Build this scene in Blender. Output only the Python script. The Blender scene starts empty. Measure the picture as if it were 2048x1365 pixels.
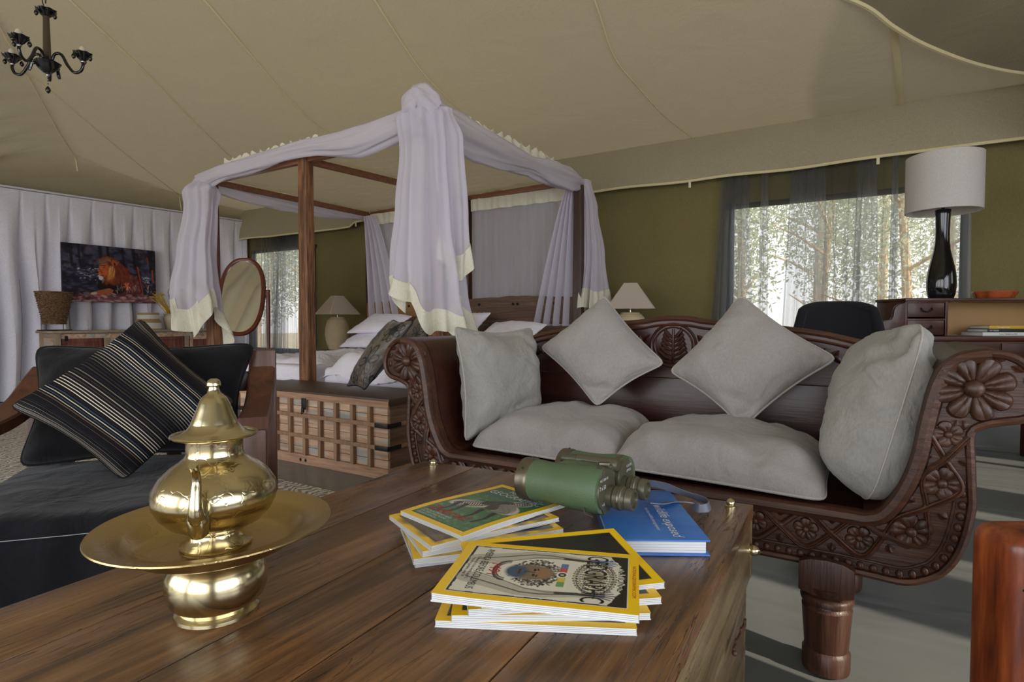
import bpy, bmesh, math, random
import numpy as np
from mathutils import Vector, Matrix, noise
D = bpy.data
S = bpy.context.scene
COL = S.collection
PI = math.pi
random.seed(7)

# ------------------------------------------------------------------ camera, sky, sun, lights, exposure
cam_d = D.cameras.new('camera'); cam = D.objects.new('camera', cam_d); COL.objects.link(cam)
S.camera = cam
yaw = math.radians(31.7); pitch = math.atan(41 / 1164)
cam.location = (0, 0, .95)
cam.rotation_euler = (PI / 2 - pitch, 0, yaw)
cam_d.sensor_width = 36; cam_d.lens = 1164 / 2048 * 36
cam_d.clip_start = .02; cam_d.clip_end = 200

W = D.worlds.new('world'); S.world = W; W.use_nodes = True
wn = W.node_tree.nodes; wl = W.node_tree.links
bg = wn['Background']
sky = wn.new('ShaderNodeTexSky'); sky.sky_type = 'HOSEK_WILKIE'; sky.turbidity = 4.0
sky.sun_direction = Vector((.75, -.45, .6)).normalized(); sky.ground_albedo = .4
mixs = wn.new('ShaderNodeMixRGB'); mixs.inputs[0].default_value = .55
mixs.inputs[2].default_value = (1.0, .98, .95, 1)
wl.new(sky.outputs[0], mixs.inputs[1]); wl.new(mixs.outputs[0], bg.inputs[0])
bg.inputs[1].default_value = 3.0

sun_d = D.lights.new('sun', 'SUN'); sun_d.energy = 5.0; sun_d.angle = .012; sun_d.color = (1, .86, .66)
sun = D.objects.new('sun', sun_d); COL.objects.link(sun)
sun.rotation_euler = Vector((.86, -.18, .48)).to_track_quat('Z', 'Y').to_euler()

def area(name, loc, target, sx, sy, energy, col=(1, 1, 1)):
    l = D.lights.new(name, 'AREA'); l.shape = 'RECTANGLE'; l.size = sx; l.size_y = sy; l.energy = energy; l.color = col
    o = D.objects.new(name, l); COL.objects.link(o); o.location = loc
    o.rotation_euler = (Vector(target) - Vector(loc)).to_track_quat('-Z', 'Y').to_euler(); return o
# daylight coming in through the wide open tent front behind the camera and the opening on the right
area('front_opening_daylight', (-2.6, -3.4, 1.5), (-2.9, 3, 1.1), 9, 2.2, 170, (.86, .92, 1))
area('side_opening_daylight', (3.2, .2, 1.45), (-5, 3.0, 1.1), 4.2, 2.0, 120, (.84, .89, 1))

S.view_settings.view_transform = 'Standard'; S.view_settings.look = 'None'
S.view_settings.gamma = 1; S.view_settings.use_curve_mapping = False
S.view_settings.exposure = 0.08
S.cycles.transparent_max_bounces = 24

# ------------------------------------------------------------------ materials
def srgb(r, g, b):
    f = lambda c: (c / 255 / 12.92) if c / 255 <= .04045 else ((c / 255 + .055) / 1.055) ** 2.4
    return (f(r), f(g), f(b), 1)

class NT:
    def __init__(s, name):
        s.m = D.materials.new(name); s.m.use_nodes = True
        s.n = s.m.node_tree.nodes; s.l = s.m.node_tree.links
        s.b = s.n['Principled BSDF']; s.out = s.n['Material Output']
    def node(s, t, **k):
        x = s.n.new(t)
        for a, v in k.items(): setattr(x, a, v)
        return x
    def link(s, a, b): s.l.new(a, b)
    def coords(s, scale=(1, 1, 1), kind='Object', rot=(0, 0, 0)):
        tc = s.node('ShaderNodeTexCoord'); mp = s.node('ShaderNodeMapping')
        mp.inputs['Scale'].default_value = scale; mp.inputs['Rotation'].default_value = rot
        s.link(tc.outputs[kind], mp.inputs[0]); return mp.outputs[0]
    def noise(s, vec, scale, detail=4, rough=.55, dist=0):
        x = s.node('ShaderNodeTexNoise'); x.inputs['Scale'].default_value = scale
        x.inputs['Detail'].default_value = detail; x.inputs['Roughness'].default_value = rough
        x.inputs['Distortion'].default_value = dist
        s.link(vec, x.inputs['Vector']); return x.outputs[0]
    def ramp(s, fac, stops, interp='LINEAR'):
        x = s.node('ShaderNodeValToRGB'); x.color_ramp.interpolation = interp
        el = x.color_ramp.elements
        while len(el) < len(stops): el.new(.5)
        for e, (p, c) in zip(el, stops): e.position = p; e.color = c
        s.link(fac, x.inputs[0]); return x.outputs[0]
    def mix(s, fac, a, b, mode='MIX'):
        x = s.node('ShaderNodeMixRGB', blend_type=mode)
        for i, v in ((0, fac), (1, a), (2, b)):
            if isinstance(v, (int, float)): x.inputs[i].default_value = v
            elif isinstance(v, tuple): x.inputs[i].default_value = v
            else: s.link(v, x.inputs[i])
        return x.outputs[0]
    def bump(s, h, strength, dist=.01, prev=None):
        x = s.node('ShaderNodeBump'); x.inputs['Strength'].default_value = strength; x.inputs['Distance'].default_value = dist
        s.link(h, x.inputs['Height'])
        if prev is not None: s.link(prev, x.inputs['Normal'])
        s.link(x.outputs[0], s.b.inputs['Normal']); return x.outputs[0]
    def base(s, c):
        if isinstance(c, tuple): s.b.inputs['Base Color'].default_value = c
        else: s.link(c, s.b.inputs['Base Color'])
    def set(s, **k):
        for a, v in k.items(): s.b.inputs[a.replace('_', ' ')].default_value = v

def plain(name, col, rough=.6, metal=0, spec=.5, bump=0, bscale=200, var=0):
    t = NT(name)
    if var:
        n = t.noise(t.coords(), 9, 5)
        c2 = tuple(x * (1 - var) for x in col[:3]) + (1,)
        t.base(t.mix(n, c2, col))
    else: t.base(col)
    t.set(Roughness=rough, Metallic=metal, Specular_IOR_Level=spec)
    if bump: t.bump(t.noise(t.coords(), bscale, 3), bump, .003)
    return t.m

def wood(name, stops, axis='x', scale=1.0, rough=.45, bump=.25, coat=0, fine=60, spec=.5, stretch=14):
    t = NT(name)
    sc = {'x': (1, stretch, stretch), 'y': (stretch, 1, stretch), 'z': (stretch, stretch, 1)}[axis]
    v = t.coords(tuple(a * scale for a in sc))
    n1 = t.noise(v, 1.3, 6, .6, .6); n2 = t.noise(v, 5.5, 4, .6, .3)
    f = t.mix(.45, n1, n2)
    c = t.ramp(f, stops)
    w = t.noise(t.coords((1, 1, 1)), 2.2, 4)
    c = t.mix(.35, c, t.mix(w, (.35, .33, .3, 1), (1, 1, 1, 1)), 'MULTIPLY')
    t.base(c); t.set(Roughness=rough, Specular_IOR_Level=spec, Coat_Weight=coat, Coat_Roughness=.15)
    t.bump(n2, bump, .004)
    return t.m

def fabric(name, col, rough=.9, weave=900, wv=.25, sheen=.2, wrinkle=.3, var=.15, wscale=5, trans=0):
    t = NT(name)
    c = t.coords()
    n = t.noise(c, 6, 5, .6)
    fine = t.noise(t.coords((1, 1, .3)), weave * .35, 2)
    dark = tuple(x * (1 - var) for x in col[:3]) + (1,)
    base = t.mix(n, dark, col)
    base = t.mix(.25, base, t.ramp(fine, [(.3, (.55, .55, .55, 1)), (.7, (1.2, 1.2, 1.2, 1))]), 'MULTIPLY')
    t.base(base)
    t.set(Roughness=rough, Specular_IOR_Level=.2, Sheen_Weight=sheen)
    b = t.bump(fine, wv, .0012)
    wr = t.noise(c, wscale, 4, .5, .8)
    t.bump(wr, wrinkle, .03, b)
    if trans:
        tr = t.node('ShaderNodeBsdfTranslucent'); t.link(base, tr.inputs[0])
        mx = t.node('ShaderNodeMixShader'); mx.inputs[0].default_value = trans
        t.link(t.b.outputs[0], mx.inputs[1]); t.link(tr.outputs[0], mx.inputs[2]); t.link(mx.outputs[0], t.out.inputs[0])
    return t.m

def sheer(name, col, opacity, trans=.5, edge=.35, weave=0):
    t = NT(name)
    df = t.node('ShaderNodeBsdfDiffuse'); df.inputs[0].default_value = col
    tl = t.node('ShaderNodeBsdfTranslucent'); tl.inputs[0].default_value = col
    m1 = t.node('ShaderNodeMixShader'); m1.inputs[0].default_value = trans
    t.link(df.outputs[0], m1.inputs[1]); t.link(tl.outputs[0], m1.inputs[2])
    tp = t.node('ShaderNodeBsdfTransparent')
    lw = t.node('ShaderNodeLayerWeight'); lw.inputs[0].default_value = .35
    ma = t.node('ShaderNodeMath', operation='MULTIPLY_ADD'); ma.use_clamp = True
    t.link(lw.outputs['Facing'], ma.inputs[0]); ma.inputs[1].default_value = edge; ma.inputs[2].default_value = opacity
    m2 = t.node('ShaderNodeMixShader'); t.link(ma.outputs[0], m2.inputs[0])
    t.link(tp.outputs[0], m2.inputs[1]); t.link(m1.outputs[0], m2.inputs[2]); t.link(m2.outputs[0], t.out.inputs[0])
    t.n.remove(t.b)
    return t.m

def vcol(name, rough=.35, spec=.5, bump=0):
    t = NT(name)
    a = t.node('ShaderNodeVertexColor'); a.layer_name = 'Col'
    t.link(a.outputs[0], t.b.inputs['Base Color']); t.set(Roughness=rough, Specular_IOR_Level=spec)
    if bump: t.bump(t.noise(t.coords(), 300, 2), bump, .002)
    return t.m

M = {}
M['canvas_roof'] = fabric('roof canvas', srgb(170, 159, 133), .9, 500, .12, 0, .5, .07, 2.2, .14)
M['canvas_valance'] = fabric('valance canvas', srgb(178, 168, 141), .9, 500, .12, 0, .5, .08, 3, .12)
M['canvas_seam'] = plain('seam tape', srgb(226, 212, 168), .85)
M['canvas_olive'] = fabric('olive wall canvas', srgb(128, 117, 76), .85, 600, .2, 0, .35, .12, 2)
M['olive_dark'] = plain('dark olive webbing', srgb(48, 50, 36), .8)
M['curtain_grey'] = fabric('grey curtain linen', srgb(228, 226, 238), .9, 450, .3, .1, .15, .06, 4)
M['sheer_dark'] = sheer('dark sheer voile', (.22, .235, .27, 1), .27, .8, .5)
M['sheer_fold'] = sheer('gathered dark sheer voile', (.34, .37, .43, 1), .44, .8, .45)
M['net'] = sheer('white mosquito net', (.84, .80, .90, 1), .62, .35, .35)
M['net_thin'] = sheer('thin white mosquito net', (.80, .77, .84, 1), .38, .35, .45)
M['net_hem'] = fabric('cream hem cotton', srgb(234, 229, 210), .85, 700, .15, .1, .5, .05, 14, .15)
M['canopy'] = fabric('canopy cotton', srgb(246, 240, 222), .85, 700, .1, 0, 1.0, .05, 11, .6)
M['linen'] = fabric('grey beige linen', srgb(154, 148, 144), .92, 700, .5, .15, .75, .10, 6)
M['linen_side'] = fabric('washed grey linen', srgb(150, 147, 140), .92, 700, .5, .15, .9, .14, 7)
M['piping'] = fabric('linen piping', srgb(166, 160, 153), .9, 900, .2, .1, .05, .05)
M['velvet'] = fabric('black velvet', (.006, .006, .008, 1), .85, 500, .2, .10, .45, .2, 6)
M['velvet_seat'] = fabric('black velvet seat', (.006, .006, .010, 1), .85, 500, .2, .12, .5, .3, 7)
M['satin_black'] = plain('black satin', (.006, .006, .009, 1), .45, 0, .4)
M['white_sheet'] = fabric('white cotton', srgb(246, 242, 254), .8, 900, .05, .1, .55, .04, 8)
M['grey_chair'] = fabric('charcoal chair fabric', (.010, .010, .013, 1), .85, 400, .3, .12, .1, .2)
RED = [(.2, srgb(40, 17, 11)), (.5, srgb(86, 40, 25)), (.8, srgb(120, 62, 38))]
M['sofa'] = wood('carved teak', [(.25, srgb(32, 17, 10)), (.5, srgb(70, 39, 25)), (.78, srgb(108, 66, 42))], 'x', 1, .46, .5, .05)
M['sofa_v'] = wood('carved teak upright', [(.25, srgb(32, 17, 11)), (.5, srgb(66, 38, 26)), (.78, srgb(100, 62, 42))], 'z', 1, .46, .5, .05)
M['sofa_dark'] = wood('dark sofa panel', [(.25, srgb(30, 12, 9)), (.5, srgb(62, 27, 18)), (.78, srgb(84, 40, 26))], 'x', 1, .4, .2, .1)
M['chair_wood'] = wood('mahogany', [(.25, srgb(48, 26, 18)), (.5, srgb(88, 51, 35)), (.78, srgb(118, 74, 52))], 'z', .8, .42, .15, .1)
M['desk_wood'] = wood('red mahogany', [(.25, srgb(30, 10, 6)), (.5, srgb(66, 25, 13)), (.78, srgb(96, 42, 22))], 'x', .8, .38, .08, .2)
M['orange_wood'] = wood('polished orange wood', [(.32, srgb(64, 22, 9)), (.48, srgb(126, 56, 24)), (.68, srgb(176, 92, 44))], 'z', 1.6, .36, .06, .25, stretch=7)
M['post_wood'] = wood('reclaimed post wood', [(.30, srgb(40, 24, 16)), (.46, srgb(104, 66, 42)), (.60, srgb(160, 110, 72)), (.75, srgb(84, 52, 34))], 'z', 1.0, .6, .6)
M['rail_wood'] = wood('rail wood', [(.22, srgb(78, 46, 30)), (.5, srgb(138, 90, 64)), (.8, srgb(170, 118, 88))], 'x', 1.2, .5, .3)
M['head_light'] = wood('light headboard', [(.25, srgb(84, 58, 34)), (.5, srgb(142, 104, 62)), (.8, srgb(168, 128, 82))], 'x', 1, .7, .6)
M['head_dark'] = wood('weathered headboard', [(.25, srgb(52, 36, 28)), (.5, srgb(100, 76, 62)), (.8, srgb(146, 118, 100))], 'x', 1, .75, .9)
M['brass'] = None
def brass(name, col, rough, engr=0):
    t = NT(name)
    n = t.noise(t.coords(), 14, 4)
    t.base(t.mix(n, tuple(x * .8 for x in col[:3]) + (1,), col)); t.set(Metallic=1, Roughness=rough)
    b = t.bump(t.noise(t.coords(), 16, 1), .012, .01)
    if engr:
        w = t.node('ShaderNodeTexVoronoi', feature='DISTANCE_TO_EDGE'); w.inputs['Scale'].default_value = engr
        nn = t.node('ShaderNodeTexNoise'); nn.inputs['Scale'].default_value = 30; t.link(t.coords(), nn.inputs[0])
        t.link(t.mix(.06, t.coords(), nn.outputs[1]), w.inputs['Vector'])
        r = t.ramp(w.outputs[0], [(0, (0, 0, 0, 1)), (.05, (1, 1, 1, 1))])
        t.bump(r, .12, .002, b)
    return t.m
M['brass'] = brass('polished brass', (.68, .59, .37, 1), .19)
M['brass_body'] = brass('engraved brass body', (.66, .56, .34, 1), .19, 38)
M['brass_tray'] = brass('old brass tray', (.58, .43, .20, 1), .28, 34)
M['brass_dark'] = plain('tarnished brass', (.22, .17, .08, 1), .4, 1)
M['black_gloss'] = plain('black glazed ceramic', (.006, .006, .007, 1), .08, 0, .6)
M['black_glass'] = plain('black chandelier glass', (.008, .007, .008, 1), .1, 0, .6)
M['silver'] = plain('silver collar', (.55, .55, .55, 1), .25, 1)
M['bulb'] = plain('frosted bulb', srgb(200, 192, 176), .35)
M['pillar'] = plain('chandelier smoked column', srgb(74, 62, 48), .2)
M['iron'] = plain('dark iron', (.05, .045, .042, 1), .45, .9, .5, .3, 90)
M['rust'] = plain('rusty iron', srgb(92, 66, 52), .6, .5, .5, .3, 90)
M['shade'] = fabric('cream lampshade', srgb(228, 222, 218), .85, 900, .1, 0, .0, .03, 3, .35)
M['shade_bed'] = fabric('bedside lampshade', srgb(222, 208, 194), .85, 900, .1, 0, .0, .03, 3, .3)
M['ribbed'] = plain('ribbed sand ceramic', srgb(226, 204, 168), .7, 0, .3, .3, 60, .3)
M['pot_cream'] = plain('cream glazed clay', srgb(206, 192, 168), .45, 0, .5, 0, 60, .12)
M['jar_white'] = plain('white clay', srgb(205, 203, 200), .6)
M['jar_tan'] = plain('tan band clay', srgb(168, 140, 90), .6)
M['mirror'] = plain('mirror glass', (.86, .86, .84, 1), .02, 1)
M['mirror_wood'] = wood('mirror frame wood', [(.25, srgb(62, 20, 10)), (.5, srgb(110, 42, 22)), (.8, srgb(134, 60, 34))], 'z', 1, .3, .05, .3)
M['paper'] = plain('white pages', srgb(222, 222, 220), .7)
M['page_line'] = plain('grey page gaps', srgb(150, 152, 156), .8)
M['white_ink'] = plain('white ink', srgb(225, 225, 225), .5)
M['black_ink'] = plain('black ink', srgb(24, 22, 20), .5)
M['red_ink'] = plain('red ink', srgb(190, 30, 32), .5)
M['print'] = vcol('printed cover', .28, .5)
M['paint'] = vcol('painted canvas', .5, .3, .2)
M['bino_green'] = plain('green binocular leather', srgb(86, 108, 78), .42, 0, .5, .35, 420, .15)
M['bino_grey'] = plain('olive grey enamel', srgb(92, 90, 72), .38, .35, .5, .1, 90, .15)
M['bino_metal'] = plain('worn metal', srgb(128, 120, 104), .35, .85, .5, .1, 60, .3)
M['lens'] = plain('lens glass', (.02, .02, .03, 1), .04, 0, 1)
M['strap'] = plain('grey plastic strap', srgb(92, 98, 112), .45)
M['black_hole'] = plain('dark hole', (.01, .008, .006, 1), .9)
M['ply'] = plain('tan plywood', srgb(176, 138, 92), .6, 0, .3, 0, 60, .15)
M['yellow_flower'] = plain('yellow dried flower', srgb(206, 170, 22), .7)
M['red_flower'] = plain('red flower', srgb(176, 42, 34), .6)
M['leaf'] = plain('green leaf', srgb(48, 92, 44), .6)
M['black_flower'] = plain('black dried stems', (.02, .018, .02, 1), .7)
M['ivory_tape'] = plain('ivory cotton tape', srgb(222, 212, 180), .8)
M['terra'] = wood('carved reddish dish wood', [(.25, srgb(120, 48, 22)), (.5, srgb(170, 82, 44)), (.8, srgb(196, 108, 66))], 'x', 2, .4, .1, .2)

def mk_table(name, axis, cols):
    t = NT(name)
    sc = {'y': (15, 1, 15), 'x': (1, 15, 15)}[axis]
    v = t.coords(sc)
    n1 = t.noise(v, 1.1, 7, .62, .9); n2 = t.noise(v, 6, 5, .65, .4)
    c = t.ramp(t.mix(.35, n1, n2), [(.32, cols[0]), (.44, cols[1]), (.56, cols[2]), (.70, cols[3])])
    blot = t.noise(t.coords(), 3.2, 5)
    c = t.mix(t.ramp(blot, [(.35, (0, 0, 0, 1)), (.75, (.55, .55, .55, 1))]), c, cols[4])
    cs = 1 if 'top' in name or 'plank' in name else .35
    crack = t.noise(t.coords(tuple(a * 1.4 for a in sc)), 1.7, 3, .5, 2.2)
    cr = t.ramp(crack, [(.5 - .015 * cs, (1, 1, 1, 1)), (.5, (.12, .1, .08, 1)), (.5 + .012 * cs, (1, 1, 1, 1))])
    msk = t.ramp(t.noise(t.coords(), 5, 2), [(.42, (0, 0, 0, 1)), (.6, (1, 1, 1, 1))])
    cr = t.mix(msk, (1, 1, 1, 1), cr)
    t.base(t.mix(1, c, cr, 'MULTIPLY'))
    rg = t.ramp(blot, [(.3, (.2, .2, .2, 1)), (.8, (.42, .42, .42, 1))]); t.link(rg, t.b.inputs['Roughness'])
    t.set(Specular_IOR_Level=.55)
    b = t.bump(n2, .22, .003); t.bump(cr, .5, .003, b)
    return t.m
M['table_top'] = mk_table('old plank wood', 'y', [srgb(36, 24, 15), srgb(88, 60, 38), srgb(132, 92, 56), srgb(160, 120, 80), srgb(92, 80, 66)])
M['table_side'] = mk_table('old side wood', 'y', [srgb(60, 44, 28), srgb(104, 84, 56), srgb(132, 110, 76), srgb(148, 124, 88), srgb(92, 84, 66)])
def mk_chest(name, axis='x'):
    t = NT(name)
    v = t.coords((1, 14, 14) if axis == 'x' else (14, 1, 14))
    n1 = t.noise(v, 1.6, 6, .65, .5)
    c = t.ramp(n1, [(.25, srgb(130, 100, 80)), (.5, srgb(204, 168, 140)), (.75, srgb(236, 208, 182))])
    p = t.noise(t.coords((1.4, 3, 6)), 2.4, 5, .6)
    f = t.ramp(p, [(.50, (0, 0, 0, 1)), (.62, (.6, .6, .6, 1))])
    t.base(t.mix(f, c, srgb(160, 184, 188))); t.set(Roughness=.75, Specular_IOR_Level=.3); t.bump(n1, .6, .004)
    return t.m
M['chest'] = mk_chest('flaked blue paint on wood')
M['chest_wood'] = wood('weathered chest wood', [(.22, srgb(110, 78, 60)), (.5, srgb(190, 148, 120)), (.8, srgb(224, 190, 162))], 'x', 1, .75, .7)
M['chest_end'] = wood('weathered chest end', [(.22, srgb(70, 46, 36)), (.5, srgb(128, 94, 74)), (.8, srgb(160, 128, 104))], 'y', 1, .75, .5)
M['chest_strip'] = wood('chest lattice wood', [(.22, srgb(104, 76, 56)), (.5, srgb(166, 130, 100)), (.8, srgb(196, 162, 130))], 'z', 1, .7, .4)
M['chest_lid'] = wood('dark chest lid', [(.22, srgb(44, 32, 26)), (.5, srgb(84, 64, 50)), (.8, srgb(110, 88, 70))], 'x', 1, .45, .4)
M['side_wood'] = wood('whitewashed wood', [(.22, srgb(128, 108, 88)), (.5, srgb(170, 150, 126)), (.8, srgb(190, 172, 150))], 'x', 1, .75, .4)
M['side_panel'] = mk_chest('distressed turquoise panel')
M['side_red'] = wood('distressed red panel', [(.3, srgb(66, 38, 34)), (.5, srgb(128, 70, 58)), (.75, srgb(150, 122, 100))], 'z', 1.5, .7, .4)

def mk_floor():
    t = NT('olive groundsheet')
    v = t.coords()
    n = t.noise(v, .8, 5, .55)
    c = t.ramp(n, [(.3, srgb(96, 100, 102)), (.7, srgb(118, 122, 122))]); t.base(c)
    t.set(Roughness=.34, Specular_IOR_Level=.6)
    wv = t.noise(t.coords((.7, 2.6, 1), rot=(0, 0, .35)), 1.3, 2.5, .45, .9)
    b = t.bump(wv, .55, .05)
    ch = t.node('ShaderNodeTexChecker'); ch.inputs['Scale'].default_value = 170; t.link(v, ch.inputs[0])
    t.bump(ch.outputs[1], .10, .001, b)
    return t.m
M['floor'] = mk_floor()
def mk_rug():
    t = NT('patterned grey rug')
    v = t.coords((2.2, 4.5, 1))
    w = t.node('ShaderNodeTexWave', wave_type='BANDS'); w.inputs['Scale'].default_value = 3.2
    w.inputs['Distortion'].default_value = 11; w.inputs['Detail'].default_value = 2.5; w.inputs['Detail Scale'].default_value = 1.1
    t.link(v, w.inputs[0])
    f = t.noise(t.coords(), 160, 3)
    c = t.ramp(w.outputs[1], [(.42, srgb(168, 160, 156)), (.58, srgb(240, 236, 232))])
    t.base(t.mix(.5, c, t.ramp(f, [(.3, (.5, .5, .5, 1)), (.7, (1.1, 1.1, 1.1, 1))]), 'MULTIPLY'))
    t.set(Roughness=.95, Specular_IOR_Level=.1); t.bump(t.mix(.5, w.outputs[1], f), .6, .008); return t.m
M['rug'] = mk_rug()
def mk_wicker():
    t = NT('wicker weave')
    n = t.noise(t.coords((1, 1, 2.2)), 46, 3, .7)
    t.base(t.ramp(n, [(.35, srgb(40, 26, 18)), (.5, srgb(104, 76, 50)), (.7, srgb(156, 124, 86))])); t.set(Roughness=.8); t.bump(n, .6, .006); return t.m
M['wicker'] = mk_wicker()
def mk_stripe():
    t = NT('striped cushion cloth')
    tc = t.node('ShaderNodeTexCoord'); sp = t.node('ShaderNodeSeparateXYZ'); t.link(tc.outputs['UV'], sp.inputs[0])
    mu = t.node('ShaderNodeMath', operation='MULTIPLY'); mu.inputs[1].default_value = 74; t.link(sp.outputs[1], mu.inputs[0])
    fl = t.node('ShaderNodeMath', operation='FLOOR'); t.link(mu.outputs[0], fl.inputs[0])
    fr = t.node('ShaderNodeMath', operation='FRACT'); t.link(mu.outputs[0], fr.inputs[0])
    wn_ = t.node('ShaderNodeTexWhiteNoise', noise_dimensions='1D'); t.link(fl.outputs[0], wn_.inputs['W'])
    c = t.ramp(wn_.outputs[0], [(0, srgb(150, 122, 96)), (.10, srgb(222, 212, 188)), (.34, srgb(70, 88, 108)), (.44, srgb(214, 206, 188)), (.6, srgb(96, 84, 76)), (.72, srgb(44, 38, 36)), (.84, srgb(150, 156, 162))], 'CONSTANT')
    # slow bands: runs of bold stripes alternate with runs of faint ones
    lo = t.node('ShaderNodeMath', operation='MULTIPLY'); lo.inputs[1].default_value = 8.5; t.link(sp.outputs[1], lo.inputs[0])
    sn = t.node('ShaderNodeMath', operation='SINE'); 
    l2 = t.node('ShaderNodeMath', operation='MULTIPLY'); l2.inputs[1].default_value = 2.6; t.link(lo.outputs[0], l2.inputs[0]); t.link(l2.outputs[0], sn.inputs[0])
    m3 = t.node('ShaderNodeMath', operation='MULTIPLY_ADD'); m3.use_clamp = True; m3.inputs[1].default_value = .42; m3.inputs[2].default_value = .46; t.link(sn.outputs[0], m3.inputs[0])
    thin = t.ramp(fr.outputs[0], [(0, (0, 0, 0, 1)), (.60, (0, 0, 0, 1)), (.66, (1, 1, 1, 1)), (.90, (1, 1, 1, 1)), (.96, (0, 0, 0, 1))])
    f = t.mix(1, thin, m3.outputs[0], 'MULTIPLY')
    t.base(t.mix(f, (.009, .008, .010, 1), c)); t.set(Roughness=.85, Specular_IOR_Level=.06)
    b = t.bump(thin, .3, .002); t.bump(t.noise(t.coords(), 9, 4), .4, .02, b); return t.m
M['stripe'] = mk_stripe()
def mk_ground():
    t = NT('dry grass ground'); n = t.noise(t.coords(), 1.5, 6)
    t.base(t.ramp(n, [(.3, srgb(150, 140, 110)), (.7, srgb(200, 190, 160))])); t.set(Roughness=.95); return t.m
M['ground'] = mk_ground()
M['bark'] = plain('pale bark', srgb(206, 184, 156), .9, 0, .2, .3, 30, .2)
M['foliage'] = fabric('hazy foliage', srgb(200, 210, 190), .9, 300, 0, 0, 0, .3, 4, .4)

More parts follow.
